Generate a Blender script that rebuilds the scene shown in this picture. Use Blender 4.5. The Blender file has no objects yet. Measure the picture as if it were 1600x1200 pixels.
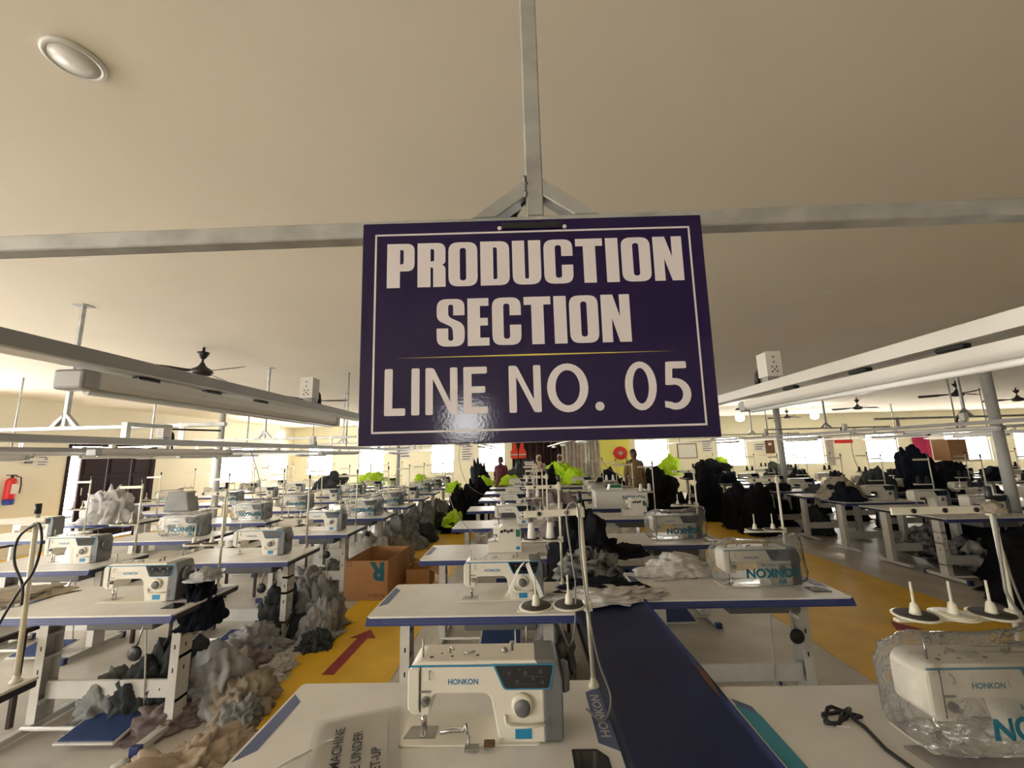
import bpy, bmesh, math, random
from math import sin, cos, pi, radians, atan2, tan, sqrt
from mathutils import Vector, Matrix, noise
from mathutils.geometry import tessellate_polygon

random.seed(7)
sc = bpy.context.scene
COL = sc.collection
PI = pi
H = 1.70          # camera height
ZC = 3.0          # ceiling height
ZT = 0.78         # table top height
XL, XR, YB, YF = -9.8, 22.0, 17.5, -5.0     # room walls

# ------------------------------------------------------------------ camera
cd = bpy.data.cameras.new('camera')
cam = bpy.data.objects.new('camera', cd)
COL.objects.link(cam)
sc.camera = cam
FPX = 640.0
cd.sensor_fit = 'HORIZONTAL'
cd.sensor_width = 36.0
cd.lens = 36.0 * FPX / 1600.0
cd.clip_start = 0.02
cd.clip_end = 200


def cam_matrix(vx=817.0, vy=708.0, roll=0.025):
    dx, dy = vx - 800, vy - 600
    c, s = cos(roll), sin(roll)
    ux, uy = c * dx - s * dy, s * dx + c * dy
    p = atan2(uy, FPX)
    n = Vector((ux, uy, FPX)).normalized()
    up = Vector((0, -cos(p), sin(p)))
    yw = (n - up * n.dot(up)).normalized()
    xw = yw.cross(up)
    m = Matrix((xw, yw, up)).transposed()          # world -> unrolled camera (x right, y down, z forward)
    r = Matrix(((c, s, 0), (-s, c, 0), (0, 0, 1)))
    m = r @ m
    flip = Matrix(((1, 0, 0), (0, -1, 0), (0, 0, -1)))
    return (flip @ m).transposed()


mw = cam_matrix().to_4x4()
mw.translation = Vector((0, 0, H))
cam.matrix_world = mw

# ------------------------------------------------------------------ world, light, exposure
sc.view_settings.view_transform = 'Standard'
sc.view_settings.look = 'None'
sc.view_settings.gamma = 1.0
sc.view_settings.use_curve_mapping = False
sc.view_settings.exposure = 0.0
w = bpy.data.worlds.new('overcast_sky')
sc.world = w
w.use_nodes = True
bg = w.node_tree.nodes['Background']
bg.inputs[0].default_value = (1.0, 0.975, 0.935, 1)
bg.inputs[1].default_value = 26.0

# windows: (name, wall, a0, a1, z0, z1) ; wall L = left wall along Y, B = back wall along X, F = wall behind the camera along X
WINDOWS = [
    ('L', -3.6, -1.4, 0.9, 2.5), ('L', 0.2, 2.4, 0.9, 2.5), ('L', 4.0, 6.2, 0.9, 2.5),
    ('L', 12.9, 15.0, 0.95, 2.15),
    ('B', -9.2, -8.1, 0.95, 2.15), ('B', -7.0, -5.9, 0.95, 2.15), ('B', -3.9, -2.9, 0.95, 2.15),
    ('B', -1.9, -0.75, 0.95, 2.15), ('B', 4.7, 6.1, 0.95, 2.15), ('B', 8.1, 9.3, 0.95, 2.15),
    ('B', 10.6, 12.5, 0.95, 2.15), ('B', 14.2, 15.5, 0.95, 2.15), ('B', 17.4, 19.2, 0.95, 2.15), ('B', 20.2, 21.2, 0.95, 2.15),
    ('F', -8.5, -6.0, 0.9, 2.5), ('F', -0.92, -0.36, 1.60, 2.16),  # second, small unseen window is added to throw a glare on the sign
]
DOOR = (8.7, 10.85, 0.0, 2.15)
for k, (wl, a0, a1, z0, z1) in enumerate(WINDOWS + [('L',) + DOOR]):
    ld = bpy.data.lights.new('window_daylight', 'AREA')
    ld.shape = 'RECTANGLE'
    ld.size, ld.size_y = a1 - a0, z1 - z0
    ld.cycles.is_portal = True
    lo = bpy.data.objects.new('window_daylight', ld)
    COL.objects.link(lo)
    m_, zc = (a0 + a1) / 2, (z0 + z1) / 2
    if wl == 'L':
        lo.location = (XL - 0.22, m_, zc); lo.rotation_euler = (PI / 2, 0, -PI / 2)
    elif wl == 'B':
        lo.location = (m_, YB + 0.22, zc); lo.rotation_euler = (-PI / 2, 0, 0)
    else:
        lo.location = (m_, YF - 0.22, zc); lo.rotation_euler = (PI / 2, 0, 0)

# ------------------------------------------------------------------ materials
MATS = {}


def mat(name, col, rough=0.5, metal=0.0, var=0.0, scale=8.0, bump=0.0, bscale=60.0, col2=None, trans=0.0, emit=0.0, spec=0.5, coat=0.0):
    m = bpy.data.materials.new(name)
    m.use_nodes = True
    nt = m.node_tree
    b = nt.nodes['Principled BSDF']
    b.inputs['Base Color'].default_value = (*col, 1)
    b.inputs['Roughness'].default_value = rough
    b.inputs['Metallic'].default_value = metal
    b.inputs['Specular IOR Level'].default_value = spec
    b.inputs['Coat Weight'].default_value = coat
    if trans:
        b.inputs['Transmission Weight'].default_value = trans
    if emit:
        b.inputs['Emission Color'].default_value = (*col, 1)
        b.inputs['Emission Strength'].default_value = emit
    tc = nt.nodes.new('ShaderNodeTexCoord')
    if var or col2:
        n = nt.nodes.new('ShaderNodeTexNoise')
        n.inputs['Scale'].default_value = scale
        n.inputs['Detail'].default_value = 5
        nt.links.new(tc.outputs['Object'], n.inputs['Vector'])
        r = nt.nodes.new('ShaderNodeValToRGB')
        c2 = col2 or tuple(max(0, c * (1 - var)) for c in col)
        r.color_ramp.elements[0].color = (*c2, 1)
        r.color_ramp.elements[1].color = (*col, 1)
        r.color_ramp.elements[0].position = 0.35
        r.color_ramp.elements[1].position = 0.62
        nt.links.new(n.outputs['Fac'], r.inputs['Fac'])
        nt.links.new(r.outputs['Color'], b.inputs['Base Color'])
    if bump:
        n2 = nt.nodes.new('ShaderNodeTexNoise')
        n2.inputs['Scale'].default_value = bscale
        n2.inputs['Detail'].default_value = 4
        nt.links.new(tc.outputs['Object'], n2.inputs['Vector'])
        bp = nt.nodes.new('ShaderNodeBump')
        bp.inputs['Strength'].default_value = bump
        bp.inputs['Distance'].default_value = 0.01
        nt.links.new(n2.outputs['Fac'], bp.inputs['Height'])
        nt.links.new(bp.outputs['Normal'], b.inputs['Normal'])
    MATS[name] = m
    return m


mat('ceiling_paint', (0.82, 0.75, 0.63), 0.85, var=0.05, scale=0.8, bump=0.05, bscale=30)
mat('wall_paint', (0.88, 0.83, 0.68), 0.8, var=0.05, scale=0.7)
mat('back_wall_paint', (0.90, 0.86, 0.66), 0.8, var=0.06, scale=0.7)
mat('floor_terrazzo', (0.66, 0.61, 0.53), 0.38, var=0.22, scale=2.2, bump=0.02)
mat('yellow_floor_paint', (0.90, 0.54, 0.025), 0.42, var=0.14, scale=3.0)
mat('red_arrow_paint', (0.36, 0.03, 0.035), 0.5, var=0.2, scale=12)
mat('sign_purple', (0.011, 0.003, 0.050), 0.10, bump=0.014, bscale=200, spec=0.42)
mat('sign_white', (0.74, 0.68, 0.70), 0.4)
mat('sign_yellow', (0.75, 0.6, 0.1), 0.4)
mat('column_paint', (0.50, 0.50, 0.48), 0.4, var=0.12, scale=4)
mat('galvanised', (0.50, 0.51, 0.50), 0.42, 0.55, var=0.28, scale=14, bump=0.05)
mat('weld', (0.34, 0.34, 0.32), 0.55, 0.6, var=0.5, scale=40, bump=0.5, bscale=120)
mat('shaded_trunk_paint', (0.36, 0.355, 0.34), 0.42, 0.15, var=0.08, scale=5)  # grey darkened so the colour carries the shade on the trunking
mat('fixture_white', (0.70, 0.68, 0.63), 0.4)
mat('tube_glass', (0.85, 0.85, 0.82), 0.2)
mat('black_plastic', (0.012, 0.012, 0.013), 0.4)
mat('dark_metal', (0.028, 0.02, 0.018), 0.45, 0.3)
mat('brown_steel', (0.045, 0.026, 0.022), 0.5, 0.2, var=0.3)
mat('machine_white', (0.76, 0.72, 0.62), 0.32, var=0.06, scale=9)
mat('machine_grey', (0.145, 0.148, 0.15), 0.4, var=0.08, scale=8)
mat('machine_blue', (0.03, 0.20, 0.36), 0.4)
mat('panel_grey', (0.05, 0.05, 0.055), 0.3)
mat('panel_black', (0.008, 0.009, 0.012), 0.12, coat=0.3)
mat('sticker_blue', (0.02, 0.24, 0.46), 0.35)
mat('chrome', (0.62, 0.60, 0.57), 0.22, 0.9)
mat('steel', (0.42, 0.41, 0.39), 0.35, 0.8, var=0.15, scale=20)
mat('laminate', (0.75, 0.725, 0.68), 0.36, var=0.07, scale=6)
mat('blue_edge', (0.02, 0.036, 0.15), 0.4)
mat('dark_edge', (0.012, 0.014, 0.03), 0.4)
mat('slate_sticker', (0.085, 0.115, 0.24), 0.45)
mat('strip_grey', (0.45, 0.45, 0.46), 0.5)
mat('teal_sticker', (0.03, 0.24, 0.33), 0.45)
mat('leg_white', (0.70, 0.68, 0.63), 0.42, var=0.10, scale=7)
mat('pedal_blue', (0.02, 0.05, 0.17), 0.7, bump=0.3, bscale=300)
mat('cream_plastic', (0.72, 0.68, 0.55), 0.4)
mat('disc_felt', (0.05, 0.04, 0.035), 0.9)
mat('thread_white', (0.82, 0.80, 0.74), 0.8)
mat('thread_black', (0.015, 0.015, 0.02), 0.8)
mat('vinyl_blue', (0.030, 0.046, 0.15), 0.42, var=0.2, scale=3, bump=0.06, bscale=9)
mat('deep_blue_plastic', (0.01, 0.03, 0.16), 0.3)
mat('carton', (0.52, 0.27, 0.12), 0.75, var=0.10, scale=5)
mat('carton_inside', (0.33, 0.17, 0.07), 0.8)
mat('teal_print', (0.012, 0.14, 0.21), 0.6)
mat('brown_print', (0.12, 0.05, 0.02), 0.6)
mat('cable_grey', (0.22, 0.21, 0.19), 0.5)
mat('cable_black', (0.01, 0.01, 0.01), 0.45)
mat('door_brown', (0.020, 0.006, 0.008), 0.6, var=0.2, spec=0.2)
mat('paper', (0.78, 0.76, 0.72), 0.7)
mat('ink', (0.02, 0.02, 0.025), 0.6)
mat('red_paint', (0.60, 0.02, 0.02), 0.35)
mat('ext_blue', (0.02, 0.05, 0.3), 0.4)
mat('neon', (0.55, 0.85, 0.02), 0.75)
mat('orange_vest', (0.95, 0.08, 0.03), 0.7)
mat('pink_cloth', (0.85, 0.08, 0.25), 0.8)
mat('window_frame', (0.6, 0.6, 0.56), 0.5)
mat('lamp_glow', (1.0, 0.93, 0.78), 0.4, emit=45.0)
mat('skin', (0.16, 0.075, 0.045), 0.55)
mat('hair', (0.01, 0.008, 0.008), 0.5)
mat('dress_gold', (0.30, 0.20, 0.09), 0.8, col2=(0.18, 0.11, 0.05), scale=25)
mat('dress_maroon', (0.10, 0.006, 0.02), 0.7)
mat('scarf_cream', (0.62, 0.52, 0.42), 0.8)
mat('shirt_pink', (0.55, 0.38, 0.36), 0.8)
mat('curtain_dark', (0.045, 0.022, 0.025), 0.8, col2=(0.09, 0.05, 0.05), scale=5)
mat('curtain_print', (0.78, 0.66, 0.60), 0.8, col2=(0.86, 0.84, 0.78), scale=4)
mat('lit_wall_yellow', (0.80, 0.80, 0.18), 0.6)  # yellowish wall colour brightened to paint in the light on it
mat('machine_green', (0.02, 0.16, 0.08), 0.4)


def cloth_mat(name, col, col2, scale=3.0, weave=260):
    m = mat(name, col, 0.92, col2=col2, scale=scale, bump=0.25, bscale=weave, spec=0.2)
    return m


cloth_mat('cloth_grey', (0.30, 0.30, 0.29), (0.22, 0.22, 0.22))
cloth_mat('cloth_lightgrey', (0.46, 0.45, 0.44), (0.34, 0.34, 0.34))
cloth_mat('cloth_charcoal', (0.075, 0.085, 0.085), (0.05, 0.055, 0.06))
cloth_mat('cloth_olive', (0.10, 0.11, 0.08), (0.06, 0.07, 0.055))
cloth_mat('cloth_beige', (0.50, 0.41, 0.31), (0.42, 0.33, 0.25))
cloth_mat('cloth_tan', (0.40, 0.34, 0.26), (0.30, 0.26, 0.2))
cloth_mat('cloth_black', (0.012, 0.012, 0.015), (0.006, 0.006, 0.008))
cloth_mat('cloth_navy', (0.010, 0.014, 0.024), (0.007, 0.009, 0.015))
cloth_mat('cloth_white', (0.66, 0.63, 0.58), (0.5, 0.48, 0.45))
cloth_mat('cloth_mottled', (0.012, 0.014, 0.018), (0.50, 0.49, 0.47), scale=2.2)
cloth_mat('cloth_mauve', (0.30, 0.24, 0.23), (0.2, 0.16, 0.16))


def clear_mat(name, tint, mixv, bump, bscale, white=0.12):
    m = bpy.data.materials.new(name)
    m.use_nodes = True
    nt = m.node_tree
    nt.nodes.clear()
    out = nt.nodes.new('ShaderNodeOutputMaterial')
    tr = nt.nodes.new('ShaderNodeBsdfTransparent')
    tr.inputs[0].default_value = (*tint, 1)
    gl = nt.nodes.new('ShaderNodeBsdfGlossy')
    gl.inputs['Roughness'].default_value = 0.14
    gl.inputs['Color'].default_value = (0.9, 0.9, 0.9, 1)
    df = nt.nodes.new('ShaderNodeBsdfDiffuse')
    df.inputs['Color'].default_value = (0.8, 0.8, 0.78, 1)
    fr = nt.nodes.new('ShaderNodeLayerWeight')
    fr.inputs['Blend'].default_value = mixv
    m1 = nt.nodes.new('ShaderNodeMixShader')
    m2 = nt.nodes.new('ShaderNodeMixShader')
    m2.inputs[0].default_value = white
    nt.links.new(fr.outputs['Fresnel'], m1.inputs[0])
    nt.links.new(tr.outputs[0], m2.inputs[1])
    nt.links.new(df.outputs[0], m2.inputs[2])
    nt.links.new(m2.outputs[0], m1.inputs[1])
    nt.links.new(gl.outputs[0], m1.inputs[2])
    if bump:
        tc = nt.nodes.new('ShaderNodeTexCoord')
        n2 = nt.nodes.new('ShaderNodeTexNoise')
        n2.inputs['Scale'].default_value = bscale
        n2.inputs['Detail'].default_value = 6
        n2.inputs['Distortion'].default_value = 1.2
        nt.links.new(tc.outputs['Object'], n2.inputs['Vector'])
        bp = nt.nodes.new('ShaderNodeBump')
        bp.inputs['Strength'].default_value = bump
        bp.inputs['Distance'].default_value = 0.02
        nt.links.new(n2.outputs['Fac'], bp.inputs['Height'])
        for q in (gl, fr, df):
            nt.links.new(bp.outputs['Normal'], q.inputs['Normal'])
    nt.links.new(m1.outputs[0], out.inputs[0])
    MATS[name] = m


clear_mat('bag_plastic', (0.985, 0.985, 0.98), 0.28, 0.75, 16, 0.10)
clear_mat('sleeve_plastic', (0.98, 0.98, 0.97), 0.22, 0.35, 7, 0.10)
clear_mat('window_glass', (0.98, 0.98, 0.98), 0.1, 0, 1, 0.0)


# ------------------------------------------------------------------ mesh helpers
class MB:
    """collects shapes in one bmesh and links them as ONE mesh object"""

    def __init__(s):
        s.bm = bmesh.new()
        s.mats = []
        s.cur = 0
        s.smooth = False

    def m(s, name):
        if name not in s.mats:
            s.mats.append(name)
        s.cur = s.mats.index(name)
        return s

    def _tag(s, faces, smooth=False):
        for f in faces:
            f.material_index = s.cur
            f.smooth = smooth

    def box(s, x0, y0, z0, x1, y1, z1, bev=0.0, rot=None, seg=1):
        b = bmesh.new()
        r = bmesh.ops.create_cube(b, size=1.0)
        sx, sy, sz = x1 - x0, y1 - y0, z1 - z0
        for v in b.verts:
            v.co = Vector((v.co.x * sx, v.co.y * sy, v.co.z * sz))
        if bev:
            bmesh.ops.bevel(b, geom=list(b.edges), offset=min(bev, 0.45 * min(abs(sx), abs(sy), abs(sz))), segments=seg, affect='EDGES', profile=0.5)
        c = Vector(((x0 + x1) / 2, (y0 + y1) / 2, (z0 + z1) / 2))
        for v in b.verts:
            v.co = (rot @ v.co if rot else v.co) + c
        s._merge(b)
        return s

    def _merge(s, b, smooth=False):
        vm = {}
        for v in b.verts:
            vm[v] = s.bm.verts.new(v.co)
        fs = []
        for f in b.faces:
            try:
                fs.append(s.bm.faces.new([vm[v] for v in f.verts]))
            except ValueError:
                pass
        s._tag(fs, smooth)
        b.free()

    def cyl(s, p0, p1, r0, r1=None, n=12, caps=True):
        p0, p1 = Vector(p0), Vector(p1)
        r1 = r0 if r1 is None else r1
        d = (p1 - p0).normalized()
        a = Vector((0, 0, 1)) if abs(d.z) < 0.9 else Vector((1, 0, 0))
        u = d.cross(a).normalized()
        v = d.cross(u)
        ra, rb = [], []
        for i in range(n):
            t = 2 * PI * i / n
            o = u * cos(t) + v * sin(t)
            ra.append(s.bm.verts.new(p0 + o * r0))
            rb.append(s.bm.verts.new(p1 + o * r1))
        fs = [s.bm.faces.new([ra[i], rb[i], rb[(i + 1) % n], ra[(i + 1) % n]]) for i in range(n)]
        s._tag(fs, True)
        if caps:
            s._tag([s.bm.faces.new(ra), s.bm.faces.new(rb[::-1])])
        return s

    def lathe(s, prof, c=(0, 0, 0), axis='z', n=20, caps=True):
        """prof: [(r, h)]"""
        c = Vector(c)
        rings = []
        for r, h in prof:
            ring = []
            for i in range(n):
                t = 2 * PI * i / n
                if axis == 'z':
                    p = Vector((r * cos(t), r * sin(t), h))
                elif axis == 'y':
                    p = Vector((r * cos(t), h, r * sin(t)))
                else:
                    p = Vector((h, r * cos(t), r * sin(t)))
                ring.append(s.bm.verts.new(p + c))
            rings.append(ring)
        fs = []
        for a, b in zip(rings, rings[1:]):
            for i in range(n):
                fs.append(s.bm.faces.new([a[i], a[(i + 1) % n], b[(i + 1) % n], b[i]]))
        s._tag(fs, True)
        if caps:
            s._tag([s.bm.faces.new(rings[0][::-1]), s.bm.faces.new(rings[-1])])
        return s

    def tube(s, pts, r, n=8):
        pts = [Vector(p) for p in pts]
        rings = []
        prev = None
        for i, p in enumerate(pts):
            d = (pts[min(i + 1, len(pts) - 1)] - pts[max(i - 1, 0)]).normalized()
            if prev is None:
                a = Vector((0, 0, 1)) if abs(d.z) < 0.9 else Vector((1, 0, 0))
                u = d.cross(a).normalized()
            else:
                u = (prev - d * prev.dot(d)).normalized()
            prev = u
            v = d.cross(u)
            rr = r(i / (len(pts) - 1)) if callable(r) else r
            rings.append([s.bm.verts.new(p + (u * cos(2 * PI * k / n) + v * sin(2 * PI * k / n)) * rr) for k in range(n)])
        fs = []
        for a, b in zip(rings, rings[1:]):
            for k in range(n):
                fs.append(s.bm.faces.new([a[k], b[k], b[(k + 1) % n], a[(k + 1) % n]]))
        s._tag(fs, True)
        s._tag([s.bm.faces.new(rings[0]), s.bm.faces.new(rings[-1][::-1])])
        return s

    def prism(s, poly, a, b, axis='y', bev=0.0, seg=2):
        """polygon extruded along axis from a to b; poly in the other two coordinates (x,z) / (y,z) / (x,y)"""
        def P(u, v, t):
            return (u, t, v) if axis == 'y' else (t, u, v) if axis == 'x' else (u, v, t)
        bb = bmesh.new()
        va = [bb.verts.new(P(u, v, a)) for u, v in poly]
        vb = [bb.verts.new(P(u, v, b)) for u, v in poly]
        n = len(poly)
        fa = bb.faces.new(va)
        fb = bb.faces.new(vb[::-1])
        for i in range(n):
            bb.faces.new([va[i], vb[i], vb[(i + 1) % n], va[(i + 1) % n]])
        bmesh.ops.recalc_face_normals(bb, faces=list(bb.faces))
        if bev:
            ed = list({e for f in (fa, fb) for e in f.edges})
            bmesh.ops.bevel(bb, geom=ed, offset=bev, segments=seg, affect='EDGES', profile=0.5)
        s._merge(bb)
        return s

    def quad(s, *pts):
        s._tag([s.bm.faces.new([s.bm.verts.new(p) for p in pts])])
        return s

    def fill(s, loops, fn):
        """flat filled loops (outer first, then holes), fn maps (u, v) to a point"""
        tri = tessellate_polygon([[Vector((u, v, 0)) for u, v in l] for l in loops])
        vs = [s.bm.verts.new(fn(u, v)) for l in loops for u, v in l]
        fs = []
        for t in tri:
            try:
                fs.append(s.bm.faces.new([vs[i] for i in t]))
            except ValueError:
                pass
        s._tag(fs)
        return s

    def mesh(s, me, M, smooth=False):
        vs = [s.bm.verts.new(M @ v.co) for v in me.vertices]
        fs = []
        for p in me.polygons:
            try:
                fs.append(s.bm.faces.new([vs[i] for i in p.vertices]))
            except ValueError:
                pass
        s._tag(fs, smooth)
        return s

    def data(s, name, recalc=True):
        if recalc:
            bmesh.ops.recalc_face_normals(s.bm, faces=list(s.bm.faces))
        me = bpy.data.meshes.new(name)
        s.bm.to_mesh(me)
        s.bm.free()
        for n in s.mats:
            me.materials.append(MATS[n])
        return me

    def build(s, name, parent=None, recalc=True):
        o = bpy.data.objects.new(name, s.data(name, recalc))
        COL.objects.link(o)
        if parent:
            o.parent = parent
        return o


def tag(o, label=None, cat=None, group=None, kind=None):
    if label: o['label'] = label
    if cat: o['category'] = cat
    if group: o['group'] = group
    if kind: o['kind'] = kind
    return o


def thing(name, label, cat, loc=(0, 0, 0), rz=0.0, group=None):
    o = bpy.data.objects.new(name, None)
    o.empty_display_size = 0.1
    COL.objects.link(o)
    o.location = loc
    o.rotation_euler = (0, 0, rz)
    return tag(o, label, cat, group)


def kids(o):
    return [c for c in bpy.data.objects if c.parent == o]


KIDS = {}


def copy_tree(o, parent=None):
    if o.name not in KIDS:
        KIDS[o.name] = list(o.children)
    c = o.copy()
    COL.objects.link(c)
    if parent:
        c.parent = parent
    for ch in KIDS[o.name]:
        copy_tree(ch, c)
    return c


def struct(name, mb, recalc=True):
    return tag(mb.build(name, recalc=recalc), kind='structure')


def fillet(poly, n=5):
    """poly: [(u, v) or (u, v, r)] -> points with rounded corners"""
    out = []
    L = len(poly)
    for i, p in enumerate(poly):
        if len(p) == 2 or p[2] <= 0:
            out.append((p[0], p[1]))
            continue
        a, b, c = Vector(poly[i - 1][:2]), Vector(p[:2]), Vector(poly[(i + 1) % L][:2])
        r = p[2]
        d1, d2 = (a - b), (c - b)
        r1, r2 = min(r, d1.length * 0.5), min(r, d2.length * 0.5)
        p1, p2 = b + d1.normalized() * r1, b + d2.normalized() * r2
        for k in range(n + 1):
            t = k / n
            q = p1 * (1 - t) ** 2 + b * (2 * t * (1 - t)) + p2 * t * t
            # pull the quadratic towards a circle
            q = q * 1.0
            out.append((q.x, q.y))
    return out


_TXT = {}


def text_mesh(s, bold=0.0):
    """built-in font text, cap height scaled to 1, left at 0; returns (mesh, width)"""
    if (s, bold) in _TXT:
        return _TXT[(s, bold)]
    cu = bpy.data.curves.new('lettering', 'FONT')
    cu.body = s
    cu.size = 1.0
    cu.offset = bold
    cu.resolution_u = 3
    o = bpy.data.objects.new('lettering', cu)
    COL.objects.link(o)
    bpy.context.view_layer.update()
    dg = bpy.context.evaluated_depsgraph_get()
    me = bpy.data.meshes.new_from_object(o.evaluated_get(dg))
    bpy.data.objects.remove(o)
    xs = [v.co.x for v in me.vertices]
    ys = [v.co.y for v in me.vertices]
    x0, x1, y0, y1 = min(xs), max(xs), min(ys), max(ys)
    k = 1 / (y1 - y0)
    for v in me.vertices:
        v.co = Vector(((v.co.x - x0) * k, (v.co.y - y0) * k, 0))
    _TXT[(s, bold)] = (me, (x1 - x0) * k)
    return _TXT[(s, bold)]


def put_text(mb, s, origin, ux, uy, height, width=None, bold=0.02):
    """text on a plane: origin = lower left corner, ux/uy = unit vectors"""
    me, wd = text_mesh(s, bold)
    ux, uy = Vector(ux).normalized(), Vector(uy).normalized()
    kx = (width / wd) if width else height
    n = ux.cross(uy)
    M = Matrix.Translation(Vector(origin)) @ Matrix(((ux.x * kx, uy.x * height, n.x, 0), (ux.y * kx, uy.y * height, n.y, 0), (ux.z * kx, uy.z * height, n.z, 0), (0, 0, 0, 1)))
    mb.mesh(me, M)


ORD = ['first', 'second', 'third', 'fourth', 'fifth', 'sixth', 'seventh', 'eighth', 'ninth', 'tenth', 'eleventh', 'twelfth']

# ------------------------------------------------------------------ room shell
# floor and painted aisles
struct('floor', MB().m('floor_terrazzo').box(XL - 0.3, YF - 0.3, -0.2, XR + 0.3, YB + 0.3, 0.0))
struct('ceiling', MB().m('ceiling_paint').box(XL - 0.3, YF - 0.3, ZC, XR + 0.3, YB + 0.3, ZC + 0.2))


def wall_with_holes(name, m, a0, a1, holes, fn, thick):
    """vertical wall made of boxes round its openings; fn(a, t, z) -> point along / through / up"""
    mb = MB().m(m)

    def bx(p, q, z0, z1):
        A, B = fn(p, 0, z0), fn(q, thick, z1)
        mb.box(min(A[0], B[0]), min(A[1], B[1]), z0, max(A[0], B[0]), max(A[1], B[1]), z1)
    cur = a0
    for (h0, h1, z0, z1) in sorted(holes):
        if h0 > cur:
            bx(cur, h0, 0, ZC)
        if z0 > 0:
            bx(h0, h1, 0, z0)
        bx(h0, h1, z1, ZC)
        cur = h1
    bx(cur, a1, 0, ZC)
    return struct(name, mb)


wall_with_holes('wall_left', 'wall_paint', YF, YB, [x[1:] for x in WINDOWS if x[0] == 'L'] + [DOOR], lambda a, t, z: (XL - t, a, z), 0.2)
wall_with_holes('wall_back', 'back_wall_paint', XL - 0.2, XR + 0.2, [x[1:] for x in WINDOWS if x[0] == 'B'], lambda a, t, z: (a, YB + t, z), 0.2)
wall_with_holes('wall_front', 'wall_paint', XL - 0.2, XR + 0.2, [x[1:] for x in WINDOWS if x[0] == 'F'], lambda a, t, z: (a, YF - t, z), 0.2)
wall_with_holes('wall_right', 'wall_paint', YF, YB, [], lambda a, t, z: (XR + t, a, z), 0.2)

for k, (wl, a0, a1, z0, z1) in enumerate(WINDOWS):
    wroot = bpy.data.objects.new('window_%d' % (k + 1), None)
    COL.objects.link(wroot)
    tag(wroot, kind='structure')
    f = MB().m('window_frame')
    g = MB().m('window_glass')
    t = 0.04
    nb = 2 if a1 - a0 < 1.5 else 3

    def wbx(mb, p, q, za, zb, d0, d1):
        if wl == 'L':
            mb.box(XL - d1, p, za, XL - d0, q, zb)
        elif wl == 'B':
            mb.box(p, YB + d0, za, q, YB + d1, zb)
        else:
            mb.box(p, YF - d1, za, q, YF - d0, zb)
    wbx(f, a0, a1, z0, z0 + t, 0.06, 0.12)
    wbx(f, a0, a1, z1 - t, z1, 0.06, 0.12)
    for q in range(nb + 1):
        p = a0 + (a1 - a0 - t) * q / nb
        wbx(f, p, p + t, z0 + t, z1 - t, 0.06, 0.12)
    f.build('window_frame', wroot)
    wbx(g, a0 + t, a1 - t, z0 + t, z1 - t, 0.088, 0.092)
    g.build('pane', wroot)

# the aisle markings
trim = 0


def floor_patch(x0, y0, x1, y1, m='yellow_floor_paint', z=0.003):
    global trim
    trim += 1
    struct('trim_%d' % trim, MB().m(m).box(x0, y0, 0.0005, x1, y1, z))


floor_patch(-2.02, 0.6, -1.07, 16.2)
floor_patch(2.5, 0.6, 4.52, 16.2)
floor_patch(-9.6, 6.2, -8.65, 16.2)


def arrow(x, y, L, rz, label):
    mb = MB().m('red_arrow_paint')
    mb.fill([[(-0.05, 0), (0.05, 0), (0.05, L - 0.2), (0.13, L - 0.2), (0, L), (-0.13, L - 0.2), (-0.05, L - 0.2)]], lambda u, v: (u, v, 0.0045))
    o = mb.build('floor_arrow')
    for p in o.data.polygons:
        if p.normal.z < 0:
            p.flip()
    o.location = (x, y, 0)
    o.rotation_euler.z = rz
    tag(o, label, 'floor arrow')


arrow(-1.60, 3.55, 0.85, -0.04, 'red arrow painted on the narrow yellow aisle, nearest the front table')
arrow(-1.52, 7.3, 0.85, -0.03, 'red arrow on the narrow yellow aisle beyond the cardboard boxes')
arrow(3.56, 3.55, 0.85, 0.05, 'red arrow painted on the wide yellow aisle')

# ------------------------------------------------------------------ door at the left wall
dr = bpy.data.objects.new('door_1', None)
COL.objects.link(dr)
tag(dr, kind='structure')
MB().m('door_brown').box(XL - 0.1, 8.7, 0, XL + 0.02, 8.76, 2.15).box(XL - 0.1, 10.79, 0, XL + 0.02, 10.85, 2.15).box(XL - 0.1, 8.76, 2.09, XL + 0.02, 10.79, 2.15).build('door_frame', dr)
for k, (y0, y1) in enumerate(((9.02, 9.60), (9.62, 10.20), (10.22, 10.78))):
    d = MB().m('door_brown')
    d.box(XL - 0.06, y0, 0.02, XL - 0.02, y1, 2.08)
    for z0, z1 in ((0.15, 0.65), (0.75, 1.35), (1.45, 1.98)):
        d.box(XL - 0.022, y0 + 0.07, z0, XL - 0.008, y1 - 0.07, z1, 0.006)
    d.build('door_leaf', dr)
MB().m('steel').cyl((XL + 0.01, 9.08, 1.02), (XL + 0.01, 9.08, 1.18), 0.012).build('door_handle', dr)


# ------------------------------------------------------------------ the sign
IMP = {}


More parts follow.
